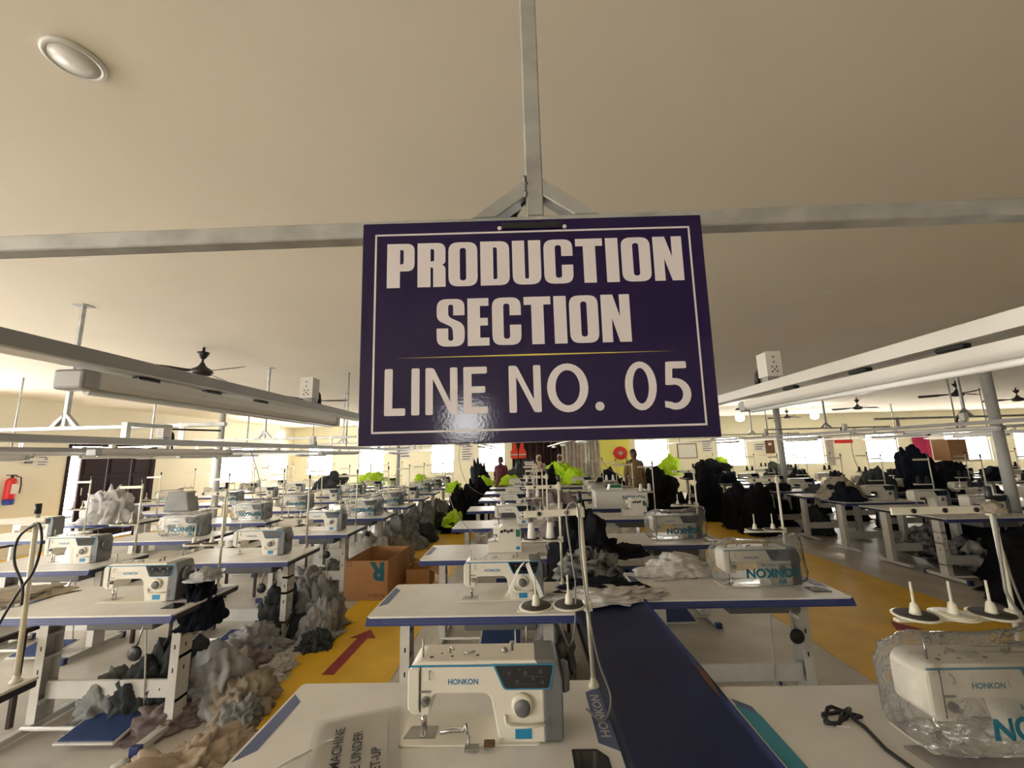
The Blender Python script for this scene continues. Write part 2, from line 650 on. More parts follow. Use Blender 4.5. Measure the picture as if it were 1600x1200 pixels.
def imp():
    O = [(0, 0, .2), (.6, 0, .2), (.6, 1, .2), (0, 1, .2)]
    hole = [(.235, .13, .065), (.365, .13, .065), (.365, .87, .065), (.235, .87, .065)]
    IMP['O'] = (.6, [O, hole])
    IMP['P'] = (.57, [[(0, 0), (.27, 0), (.27, .37), (.57, .37, .17), (.57, 1, .17), (0, 1)], [(.27, .53), (.345, .53, .05), (.345, .86, .05), (.27, .86)]])
    IMP['R'] = (.58, [[(0, 0), (.27, 0), (.27, .44), (.325, .44, .04), (.325, 0), (.58, 0), (.58, .46, .09), (.50, .49, .04), (.58, .54, .06), (.58, 1, .17), (0, 1)], [(.27, .58), (.345, .58, .05), (.345, .86, .05), (.27, .86)]])
    IMP['D'] = (.6, [[(0, 0), (.6, 0, .19), (.6, 1, .19), (0, 1)], [(.265, .14), (.345, .14, .05), (.345, .86, .05), (.265, .86)]])
    IMP['U'] = (.59, [[(0, 1), (0, 0, .2), (.59, 0, .2), (.59, 1), (.335, 1), (.335, .13, .045), (.255, .13, .045), (.255, 1)]])
    IMP['C'] = (.6, [[(.6, .62), (.6, 1, .2), (0, 1, .2), (0, 0, .2), (.6, 0, .2), (.6, .42), (.365, .42), (.365, .13, .06), (.235, .13, .06), (.235, .87, .06), (.365, .87, .06), (.365, .62)]])
    IMP['T'] = (.56, [[(.155, 0), (.41, 0), (.41, .83), (.56, .83), (.56, 1), (0, 1), (0, .83), (.155, .83)]])
    IMP['I'] = (.26, [[(0, 0), (.26, 0), (.26, 1), (0, 1)]])
    IMP['N'] = (.6, [[(0, 0), (.215, 0), (.215, .5), (.36, 0), (.6, 0), (.6, 1), (.385, 1), (.385, .53), (.25, 1), (0, 1)]])
    IMP['E'] = (.45, [[(0, 0), (.45, 0), (.45, .165), (.26, .165), (.26, .42), (.42, .42), (.42, .58), (.26, .58), (.26, .835), (.44, .835), (.44, 1), (0, 1)]])
    IMP['S'] = (.58, [[(.58, .65), (.58, 1, .2), (0, 1, .2), (0, .56, .12), (.33, .40, .08), (.345, .12, .05), (.24, .12, .05), (.24, .38), (0, .38), (0, 0, .2), (.58, 0, .2), (.58, .46, .14), (.24, .62, .08), (.24, .88, .05), (.345, .88, .05), (.345, .65)]])


imp()


def ell(cx, cy, rx, ry, n=28):
    return [(cx + rx * cos(2 * PI * i / n), cy + ry * sin(2 * PI * i / n)) for i in range(n)]


def sround():
    r = .035
    S = {}
    S['L'] = (.44, [[(0, 0, r), (.44, 0, r), (.44, .155, r), (.17, .155), (.17, 1, r), (0, 1, r)]])
    S['I'] = (.17, [[(0, 0, r), (.17, 0, r), (.17, 1, r), (0, 1, r)]])
    S['N'] = (.67, [[(0, 0, r), (.155, 0, r), (.155, .76), (.52, 0, .05), (.67, 0, r), (.67, 1, r), (.515, 1, r), (.515, .27), (.17, 1, .06), (0, 1, r)]])
    S['E'] = (.5, [[(0, 0, r), (.5, 0, r), (.5, .15, r), (.17, .15), (.17, .44), (.455, .44, r), (.455, .58, r), (.17, .58), (.17, .85), (.495, .85, r), (.495, 1, r), (0, 1, r)]])
    S['O'] = (.86, [ell(.43, .5, .43, .52), ell(.43, .5, .255, .375)])
    S['.'] = (.19, [ell(.095, .09, .095, .095, 16)])
    S['0'] = (.66, [ell(.33, .5, .33, .52), ell(.33, .5, .165, .38)])
    # 5: outline with a round bowl
    b = []
    for a in range(-118, 116, 15):
        b.append((.25 + .33 * cos(radians(a)), .31 + .335 * sin(radians(a))))
    ib = []
    for a in range(105, -121, -15):
        ib.append((.24 + .17 * cos(radians(a)), .31 + .195 * sin(radians(a))))
    S['5'] = (.58, [[(.02, .03)] + b + [(.21, .64), (.225, .85), (.52, .85, r), (.52, 1, r), (.09, 1, r), (.055, .5, .03)] + ib + [(.02, .165)]])
    S[' '] = (.2, [])
    return S


SRD = sround()


def letters(mb, font, text, x0, x1, z0, h, fn, gap):
    ws = [font[c][0] for c in text]
    tot = sum(ws) + gap * (len(ws) - 1)
    k = (x1 - x0) / tot
    x = x0
    for c, wd in zip(text, ws):
        loops = [[(x + p * k, z0 + q * h) for p, q in fillet(l)] for l in font[c][1]]
        if loops:
            mb.fill(loops, fn)
        x += (wd + gap) * k


SY = 0.575
sign = thing('hanging_sign', 'dark purple sign reading PRODUCTION SECTION LINE NO. 05 hung from the steel bar', 'sign', (0.0235, SY, 1.882))
sign.rotation_euler = (radians(1.59), radians(-0.075), radians(1.04))
SW, SH = 0.5107, 0.3334
hw, hh = SW / 2, SH / 2
pm = MB().m('sign_purple')
pm.box(-hw, 0, -hh, hw, 0.005, hh, 0.0012)
pm.build('panel', sign)
fr = lambda u, v: (u, -0.0006, v)
sx = lambda px: (px - 832) / 535.0 * SW          # rough layout from the sign's own drawing
bd = MB().m('sign_white')
bx0, bx1, bz0, bz1, bt = -hw + 0.019, hw - 0.019, -hh + 0.0165, hh - 0.0185, 0.0028
for (a, b, c, d) in ((bx0, bz0, bx1, bz0 + bt), (bx0, bz1 - bt, bx1, bz1), (bx0, bz0, bx0 + bt, bz1), (bx1 - bt, bz0, bx1, bz1)):
    bd.quad(fr(a, b), fr(c, b), fr(c, d), fr(a, d))
bd.build('border', sign, False)
l1 = MB().m('sign_white'); letters(l1, IMP, 'PRODUCTION', -hw + 0.0375, hw - 0.033, 0.0635, 0.069, fr, .062); l1.build('heading_lettering', sign, False)
l2 = MB().m('sign_white'); letters(l2, IMP, 'SECTION', -hw + 0.1115, hw - 0.1165, -0.0272, 0.0715, fr, .062); l2.build('section_lettering', sign, False)
dv = MB().m('sign_yellow')
dv.fill([[(-hw + 0.05, -0.0425), (0, -0.0437), (hw - 0.055, -0.0425), (0, -0.0413)]], fr)
dv.build('divider_line', sign, False)
l3 = MB().m('sign_white'); letters(l3, SRD, 'LINE NO. 05', -hw + 0.0368, hw - 0.0378, -0.1255, 0.0675, fr, .125); l3.build('line_number_lettering', sign, False)
hk = MB().m('black_plastic')
hk.box(-0.045, -0.004, hh - 0.0155, 0.045, -0.0005, hh - 0.0065, 0.002)
hk.build('cable_tie', sign)
for xx in (-0.049, 0.049):
    MB().m('sign_white').lathe([(0.0031, -0.0012), (0.0031, -0.0002)], (xx, 0, hh - 0.0135), 'y', 14).build('eyelet', sign)
for xx in (-0.05, 0.05):
    MB().m('black_plastic').tube([(xx, 0.006, hh - 0.014), (xx, 0.012, hh + 0.004), (xx * 0.99, 0.03, hh + 0.012), (xx, 0.045, hh + 0.006), (xx, 0.045, hh - 0.01)], 0.0016, 6).build('hanging_loop', sign)


# ------------------------------------------------------------------ ceiling hung support bars
def hanger(x, y, zb, half, label, t=0.027, brace=0.088, drop=0.064):
    """square tube crossbar at height zb hung from the ceiling by a pole with two braces"""
    h = thing('support_bar', label, 'ceiling support', (x, y, zb), 0, 'ceiling hung support bars')
    MB().m('galvanised').box(-half, -t / 2, -t / 2, half, t / 2, t / 2, 0.002).build('crossbar', h)
    MB().m('galvanised').box(-t / 2, -t / 2, t / 2, t / 2, t / 2, ZC - zb, 0.002).build('drop_pole', h)
    for s in (-1, 1):
        b = MB().m('galvanised')
        o = t * 1.1
        b.prism([(s * (t / 2), t / 2 + drop), (s * (t / 2), t / 2 + drop - o), (s * (brace - o * .9), t / 2), (s * (brace + o * .4), t / 2)], -t / 2, t / 2, 'y', 0.0015, 1)
        b.build('brace', h)
    wd = MB().m('weld')
    for i in range(7):
        zz = t / 2 + drop - 0.03 + 0.0055 * i
        wd.lathe([(0.0005, -0.003), (0.0036, -0.001), (0.0036, 0.001), (0.0005, 0.003)], (-t / 2 - 0.001 + 0.001 * sin(i * 2), -t / 2, zz), 'z', 7)
    wd.build('weld_seam', h)
    cp = MB().m('galvanised').box(-0.05, -0.05, ZC - zb - 0.006, 0.05, 0.05, ZC - zb)
    cp.build('ceiling_plate', h)
    return h


def strap(root, x, z0, z1, y=0.0):
    s = MB().m('steel')
    s.box(x - 0.012, y - 0.016, z0, x + 0.012, y - 0.0138, z1)
    s.box(x - 0.012, y + 0.0138, z0, x + 0.012, y + 0.016, z1)
    return s.build('hanger_strap', root)


hb = hanger(0.030, 0.600, 2.051, 1.45, 'galvanised square bar on a ceiling pole, holding the purple sign')
strap(hb, -0.98, -0.1045, 0.018)
strap(hb, 0.92, -0.1065, 0.018)
bolt = MB().m('black_plastic').cyl((-0.045, 0.03, 0.048), (-0.028, 0.03, 0.048), 0.012, n=10).cyl((-0.03, 0.03, 0.048), (-0.02, 0.0, 0.048), 0.006, n=8)
bolt.build('rubber_plug', hb)


def socket_box(root, x, y, z, s=1, front=-1):
    """power socket box standing on a trunk, plate facing the operator"""
    b = MB().m('fixture_white')
    b.box(x - 0.027, y - 0.03, z + 0.018, x + 0.027, y + 0.03, z + 0.11, 0.002)
    bo = b.build('socket_box', root)
    p = MB().m('fixture_white')
    p.box(x - 0.029, y - 0.034, z + 0.016, x + 0.029, y - 0.030, z + 0.112, 0.001)
    p.m('black_plastic')
    for (dx, dz) in ((0, 0.07), (-0.008, 0.052), (0.008, 0.052), (0, 0.042), (-0.009, 0.034), (0.009, 0.034)):
        p.box(x + dx - 0.0022, y - 0.0348, z + dz - 0.003, x + dx + 0.0022, y - 0.0338, z + dz + 0.003)
    p.box(x - 0.004, y - 0.0348, z + 0.088, x + 0.004, y - 0.0338, z + 0.092)
    p.build('socket_plate', bo)
    n = MB().m('shaded_trunk_paint').box(x - 0.02, y - 0.018, z, x + 0.02, y + 0.018, z + 0.02)
    n.build('socket_neck', bo)
    c = MB().m('cable_black')
    c.tube([(x + s * 0.0 , y + 0.028, z + 0.062), (x, y + 0.055, z + 0.060), (x, y + 0.078, z + 0.045), (x, y + 0.085, z + 0.02), (x, y + 0.085, z)], 0.011, 10)
    c.build('conduit', bo)
    return bo


def trunk(x, y0, y1, ztop, label, boxes=(), hgt=0.036, wid=0.05, clips=(), paint='shaded_trunk_paint'):
    r = thing('cable_trunking', label, 'cable trunking', (x, y0, ztop - hgt), 0, 'overhead cable trunking')
    L = y1 - y0
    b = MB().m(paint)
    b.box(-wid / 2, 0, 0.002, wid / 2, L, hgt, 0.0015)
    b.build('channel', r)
    c = MB().m('fixture_white')
    c.box(-wid / 2 - 0.003, 0, 0, wid / 2 + 0.003, L, 0.004)
    c.build('cover_strip', r)
    for by in boxes:
        socket_box(r, 0, by - y0, hgt)
    for cy in clips:
        k = MB().m('black_plastic').box(-0.012, cy - y0 - 0.03, -0.011, 0.012, cy - y0 + 0.03, 0.0, 0.003)
        k.build('clip', r)
    return r


def tube_light(x, y0, y1, ztop, label):
    r = thing('tube_light', label, 'tube light', (x, y0, ztop), 0, 'unlit tube lights under the trunking')
    L = y1 - y0
    MB().m('fixture_white').prism(fillet([(-0.03, 0), (-0.03, -0.025, .008), (-0.018, -0.036, .004), (0.018, -0.036, .004), (0.03, -0.025, .008), (0.03, 0)], 3), 0.03, L - 0.03, 'y').build('housing', r)
    for s in (0, 1):
        yy = 0 if s == 0 else L - 0.04
        MB().m('shaded_trunk_paint').box(-0.033, yy, -0.042, 0.033, yy + 0.04, 0.001, 0.006, seg=2).build('end_cap', r)
    MB().m('tube_glass').cyl((0, 0.04, -0.042), (0, L - 0.04, -0.042), 0.008, n=10).build('tube', r)
    return r


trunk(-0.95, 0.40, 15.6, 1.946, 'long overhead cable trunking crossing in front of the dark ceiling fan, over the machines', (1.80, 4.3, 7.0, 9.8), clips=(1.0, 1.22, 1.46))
trunk(0.95, 0.40, 15.6, 1.944, 'long pale overhead cable trunking over the wrapped machines, with a white socket box', (1.56, 4.6, 7.2, 9.9), clips=(0.9, 1.15, 1.45), paint='fixture_white')  # lit trunking stays plain white instead of the shade-darkened grey
tube_light(-0.95, 0.82, 2.05, 1.898, 'unlit white tube light under the trunking in front of the nearest ceiling fan')
tube_light(0.95, 0.53, 1.75, 1.890, 'unlit white tube light under the pale trunking above the wrapped machines')
for k, y in enumerate((3.2, 5.9, 8.6, 11.3, 14.0)):
    h_ = hanger(0.03, y, 2.062, 1.3, '%s ceiling-hung support bar behind the purple sign' % ORD[k])
    strap(h_, -0.98, -0.1155, 0.018); strap(h_, 0.92, -0.1175, 0.018)
for k in range(4):
    y = 3.0 + 3.0 * k
    tube_light(-0.95, y, y + 1.22, 1.885, 'unlit tube light over the row right of the narrow aisle, %s behind the sign' % ORD[k])
    tube_light(0.95, y, y + 1.22, 1.885, 'unlit tube light over the wrapped machine row, %s behind the sign' % ORD[k])

# the other units
for (xc, zt, ys, nm, xa, xb, bxs) in (
        (-3.62, 1.866, (3.16, 5.7, 8.25, 10.8, 13.4), 'second unit, left of the narrow aisle', -2.67, -4.57, (3.0, 5.2, 7.6, 10.2)),
        (-7.45, 1.90, (5.2, 8.1, 11.0), 'unit beside the brown door', -6.5, -8.4, (6.4, 9.0, 12.0)),
        (6.42, 1.945, (6.1, 8.85, 11.7, 14.5), 'dark unit right of the wide aisle', 5.45, 7.4, (5.2, 7.1, 9.4, 12.0)),
        (12.2, 1.945, (8.0, 10.9, 13.8), 'farthest dark unit by the back windows', 11.2, 13.2, (8.5, 11.4))):
    for k, y in enumerate(ys):
        h_ = hanger(xc, y, zt + 0.116, 1.3, '%s ceiling hung support bar over %s' % (ORD[k], nm), t=0.03, brace=0.10, drop=0.10)
        for xx in (xa, xb):
            strap(h_, xx - xc, -0.1155, 0.018)
    y0 = {-3.62: 0.9, -7.45: 3.5, 6.42: 2.4, 12.2: 4.5}[xc]
    for q, xx in enumerate((xa, xb)):
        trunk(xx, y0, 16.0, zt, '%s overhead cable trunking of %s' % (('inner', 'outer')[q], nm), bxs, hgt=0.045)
        for k in range(3 if xc > -7 else 2):
            y = y0 + (1.6 if xc == -3.62 else 2.4) + 2.9 * k
            tube_light(xx, y, y + 1.22, zt - 0.075, '%s unlit tube light, %s trunking, %s' % (ORD[k], ('inner', 'outer')[q], nm))

# thin conduit drops between ceiling and trunking
for k, (x, y, z) in enumerate(((-7.45, 5.85, 1.95), (-2.67, 6.2, 1.87), (-4.57, 8.9, 1.87), (7.4, 7.2, 1.945), (5.45, 9.3, 1.945), (11.2, 10.2, 1.945))):
    o = MB().m('galvanised').cyl((0, 0, z), (0, 0, ZC), 0.011, n=8).build('conduit_drop')
    o.location = (x, y, 0)
    tag(o, 'thin grey conduit from ceiling to trunking, %s counted from the brown door' % ORD[k], 'conduit')

# ceiling downlight
dl = thing('downlight', 'round white recessed ceiling downlight, unlit', 'ceiling light', (-1.42, 1.10, ZC))
R = 0.078
MB().m('fixture_white').lathe([(R * 0.80, 0.0), (R * 0.80, -0.010), (R * 0.9, -0.014), (R, -0.008), (R, 0.0)], (0, 0, 0), 'z', 48).build('ring', dl)
MB().m('laminate').lathe([(R * 0.79, -0.001), (R * 0.79, -0.011), (0.01, -0.011)], (0, 0, 0), 'z', 48).build('diffuser', dl)
# ceiling hairline repair marks
for k, (x, y, L) in enumerate(((-2.75, 2.4, 0.3), (2.6, 3.4, 0.2))):
    o = MB().m('paper').prism([(-L / 2, -0.006), (0, -0.010), (L / 2, -0.002), (L * .3, 0.008), (-L * .4, 0.004)], -0.002, 0.0, 'z').build('plaster_patch')
    o.location = (x, y, ZC)
    tag(o, ('thin pale plaster mark on the ceiling above the hanger pole', 'faint plaster mark on the ceiling above the pale trunking')[k], 'plaster mark')


# ------------------------------------------------------------------ ceiling fans
def fan(x, y, rz, label, drop=0.34):
    r = thing('ceiling_fan', label, 'ceiling fan', (x, y, ZC), rz, 'dark ceiling fans')
    MB().m('dark_metal').lathe([(0.012, 0.0), (0.016, -0.055), (0.062, -0.06), (0.055, -0.085), (0.03, -0.13), (0.014, -0.14)], n=16).build('canopy', r)
    MB().m('dark_metal').cyl((0, 0, -0.12), (0, 0, -drop), 0.011, n=10).build('rod', r)
    MB().m('dark_metal').lathe([(0.014, -drop + 0.06), (0.035, -drop + 0.02), (0.05, -drop), (0.10, -drop - 0.03), (0.115, -drop - 0.06), (0.09, -drop - 0.095), (0.03, -drop - 0.105)], n=20).build('motor', r)
    for k in range(3):
        a = 2 * PI * k / 3
        b = MB().m('dark_metal')
        pr = fillet([(0.09, -0.025), (0.18, -0.03), (0.30, -0.06), (0.60, -0.065, .03), (0.60, 0.055, .03), (0.30, 0.05), (0.18, 0.03), (0.09, 0.025)], 3)
        rot = Matrix.Rotation(a, 4, 'Z')
        vs0 = [rot @ Vector((u, v, -drop - 0.05 + v * 0.36)) for u, v in pr]
        vs1 = [q + Vector((0, 0, 0.004)) for q in vs0]
        A = [b.bm.verts.new(q) for q in vs0]
        B = [b.bm.verts.new(q) for q in vs1]
        n = len(A)
        b.bm.faces.new(A[::-1]); b.bm.faces.new(B)
        for i in range(n):
            b.bm.faces.new([A[i], A[(i + 1) % n], B[(i + 1) % n], B[i]])
        b.build('blade', r)
    return r


fan0 = fan(-3.66, 4.52, -0.25, 'dark ceiling fan beyond the trunking, nearest of all the fans', drop=0.235)
for k, (x, y, rz, lb) in enumerate((
        (-3.74, 7.2, 0.1, 'dark ceiling fan just behind the grey socket box'),
        (-3.7, 10.2, 0.5, 'dark ceiling fan over the second unit, in line with the hanging bulb'),
        (-3.6, 13.0, 0.2, 'farthest dark ceiling fan over the second unit'),
        (4.0, 9.7, 0.2, 'dark ceiling fan just beside the sign, over the wide aisle'),
        (4.2, 13.0, 0.2, 'far dark ceiling fan over the wide aisle near the back wall'),
        (6.3, 11.0, 1.0, 'dark ceiling fan next to the round column, over the dark unit'),
        (6.4, 14.6, 0.1, 'farthest dark ceiling fan over the dark unit'),
        (9.3, 8.9, 0.25, 'large dark ceiling fan between two grey columns, over the dark rows'),
        (9.35, 11.6, 0.1, 'dark ceiling fan over the dark rows, second of its line'),
        (9.3, 14.6, 0.3, 'dark ceiling fan over the dark rows, last of its line'),
        (12.3, 10.4, 0.45, 'dark ceiling fan farthest from the sign along the dark side'))):
    c = copy_tree(fan0)
    c.location = (x, y, ZC)
    c.rotation_euler.z = rz
    c['label'] = lb

# glowing bulbs on flexes
for k, (x, y, z) in enumerate(((-7.5, 12.6, 2.42), (6.4, 12.2, 2.58), (9.4, 13.4, 2.66))):
    r = thing('pendant_lamp', ('glowing pendant lamp hanging over the second unit by the left windows', 'glowing pendant lamp beside the round column', 'glowing pendant lamp over the dark rows near the fans')[k], 'pendant lamp', (x, y, z), 0, 'glowing pendant lamps')
    MB().m('cable_black').cyl((0, 0, 0.16), (0, 0, ZC - z), 0.004, n=6).build('flex', r)
    MB().m('fixture_white').lathe([(0.02, 0.20), (0.03, 0.14), (0.03, 0.12)], n=12).build('lamp_holder', r)
    MB().m('lamp_glow').lathe([(0.03, 0.125), (0.10, 0.09), (0.12, 0.0), (0.10, -0.09), (0.02, -0.12)], n=18).build('lamp_globe', r)

# columns
for k, (x, y, rr, lb) in enumerate((
        (-5.62, 7.55, 0.052, 'slim cream steel column between the second unit and the door'),
        (-3.62, 12.0, 0.055, 'slim grey steel column behind the cardboard boxes, below the sign'),
        (2.06, 13.4, 0.06, 'slim pale steel column in front of the printed curtain'),
        (6.55, 10.7, 0.075, 'round grey column beside the sign at the near end of the dark machines'),
        (6.55, 5.85, 0.062, 'thick grey column rising through the dark machine rows'))):
    r = MB().m('column_paint').cyl((0, 0, 0.0), (0, 0, ZC), rr, n=20).box(-rr * 1.6, -rr * 1.6, 0, rr * 1.6, rr * 1.6, 0.012)
    o = r.build('steel_column')
    o.location = (x, y, 0)
    tag(o, lb, 'column')


# ------------------------------------------------------------------ sewing table
TW, TD = 1.23, 0.60


def channel_leg(x, s):
    """white pressed steel leg, open side facing the middle of the table (s = +1 opens to +x)"""
    y0, y1 = 0.245, 0.355
    t = 0.004
    d = 0.06 * s
    b = MB().m('leg_white')
    zb, zt = 0.05, ZT - 0.042
    b.box(min(x, x + t * s), y0, zb, max(x, x + t * s), y1, zt)
    for yy in (y0, y1 - t):
        b.box(min(x, x + d), yy, zb, max(x, x + d), yy + t, zt)
    for zz in (0.16, 0.42, 0.56):
        b.box(min(x, x + d), y0, zz, max(x, x + d), y1, zz + 0.02)
    b.m('black_plastic')
    xo = x - 0.0006 * s
    for zz in (0.34, 0.48):
        b.box(min(x, xo), 0.292, zz, max(x, xo), 0.302, zz + 0.028)
        b.box(x + d * 0.45, y0 - 0.0006, zz, x + d * 0.45 + 0.01 * s, y0, zz + 0.028) if s > 0 else b.box(x + d * 0.45 - 0.01, y0 - 0.0006, zz, x + d * 0.45, y0, zz + 0.028)
    return b


def make_table(lod):
    r = thing('sewing_table', 'proto', 'sewing table')
    top = MB().m('laminate')
    poly = fillet([(0, 0.0, .02), (TW, 0.0, .02), (TW, TD, .02), (0, TD, .02)], 3)
    top.prism(poly, ZT - 0.012, ZT, 'z', 0.002, 1)
    to = top.build('tabletop', r)
    e = MB().m('blue_edge')
    e.prism([(0.004, ZT - 0.0015), (-0.018, ZT - 0.046), (0.0, ZT - 0.05), (0.028, ZT - 0.044), (0.028, ZT - 0.012), (0.006, ZT - 0.012)], 0.0, TW, 'x')
    e.box(0.002, TD - 0.02, ZT - 0.042, TW - 0.002, TD - 0.003, ZT - 0.012, 0.003)
    if lod == 0:
        e.m('slate_sticker')
        for t_ in (0.42, 0.68):
            ya, za = 0.004 - 0.022 * t_, ZT - 0.0015 - 0.0445 * t_
            e.prism([(ya - 0.001, za + 0.0005), (ya - 0.002, za - 0.002), (ya, za - 0.002), (ya, za)], 0.10, TW - 0.12, 'x')
    e.build('edge_band', r)
    e2 = MB().m('dark_edge')
    e2.box(TW - 0.02, 0.028, ZT - 0.042, TW - 0.002, TD - 0.02, ZT - 0.012).box(0.002, 0.028, ZT - 0.042, 0.02, TD - 0.02, ZT - 0.012)
    e2.box(0.02, 0.03, ZT - 0.024, TW - 0.02, TD - 0.02, ZT - 0.013)
    e2.build('underside', r)
    for x, s in ((0.13, 1), (TW - 0.13, -1)):
        if lod < 2:
            lg = channel_leg(x, s).build('leg', r)
        else:
            lg = MB().m('leg_white').box(x - 0.03, 0.245, 0.05, x + 0.03, 0.355, ZT - 0.042).build('leg', r)
        xm = x + 0.03 * s
        f = MB().m('leg_white').box(xm - 0.027, 0.03, 0.012, xm + 0.027, TD - 0.03, 0.05, 0.004)
        f.build('foot', lg)
        if lod < 2:
            c = MB().m('blue_edge')
            c.box(xm - 0.029, 0.012, 0.0, xm + 0.029, 0.05, 0.053, 0.004)
            c.build('foot_cap', lg)
            c = MB().m('blue_edge')
            c.box(xm - 0.029, TD - 0.05, 0.0, xm + 0.029, TD - 0.012, 0.053, 0.004)
            c.build('foot_cap', lg)
    MB().m('leg_white').box(0.18, 0.29, 0.17, TW - 0.18, 0.31, 0.28, 0.004).build('stretcher', r)
    if lod < 2:
        ped = MB().m('leg_white').box(0.52, 0.06, 0.055, 0.90, 0.33, 0.068, 0.004, rot=Matrix.Rotation(radians(9), 3, 'X')).build('pedal', r)
        MB().m('pedal_blue').box(0.535, 0.075, 0.064, 0.885, 0.315, 0.074, 0.003, rot=Matrix.Rotation(radians(9), 3, 'X')).build('pedal_mat', ped)
        MB().m('leg_white').cyl((0.86, 0.30, 0.09), (0.86, 0.24, ZT - 0.1), 0.005, n=8).build('pedal_rod', r)
        MB().m('leg_white').cyl((0.16, 0.20, 0.05), (TW - 0.16, 0.20, 0.05), 0.012, n=8).build('pedal_axle', r)
        kl = MB().m('steel').tube([(0.92, 0.22, ZT - 0.05), (0.93, 0.15, ZT - 0.10), (0.93, 0.11, ZT - 0.22)], 0.006, 8).build('knee_lifter', r)
        MB().m('black_plastic').lathe([(0.012, 0.0), (0.04, 0.004), (0.045, 0.014), (0.03, 0.02)], (0.93, 0.09, ZT - 0.26), 'y', 18).build('knee_pad', kl)
        MB().m('machine_grey').box(0.55, 0.14, ZT - 0.14, 1.0, 0.40, ZT - 0.025, 0.01).build('oil_pan', r)
    if lod == 0:
        MB().m('slate_sticker').prism([(0.012, 0.16), (0.06, 0.21), (0.06, 0.47), (0.012, 0.52)], ZT + 0.0002, ZT + 0.001, 'z').build('corner_strip', r)
        hs = MB().m('slate_sticker').prism([(TW - 0.012, 0.19), (TW - 0.075, 0.23), (TW - 0.075, 0.51), (TW - 0.012, 0.55)], ZT + 0.0002, ZT + 0.001, 'z').build('brand_strip', r)
        tx = MB().m('strip_grey')
        put_text(tx, 'HONKON', (TW - 0.027, 0.255, ZT + 0.0014), (0, 1, 0), (-1, 0, 0), 0.034, 0.235, 0.03)
        tx.build('brand_lettering', hs, False)
        d = MB().m('black_plastic')
        d.prism(fillet([(TW - 0.165, 0.095, .006), (TW - 0.055, 0.095, .006), (TW - 0.055, 0.165, .004), (TW - 0.085, 0.20, .004), (TW - 0.165, 0.20, .006)], 2), ZT + 0.0002, ZT + 0.003, 'z', 0.001, 1)
        d.m('panel_black').prism([(TW - 0.155, 0.105), (TW - 0.066, 0.105), (TW - 0.066, 0.16), (TW - 0.09, 0.19), (TW - 0.155, 0.19)], ZT + 0.0030, ZT + 0.0034, 'z')
        d.build('switch_recess', r)
    return r


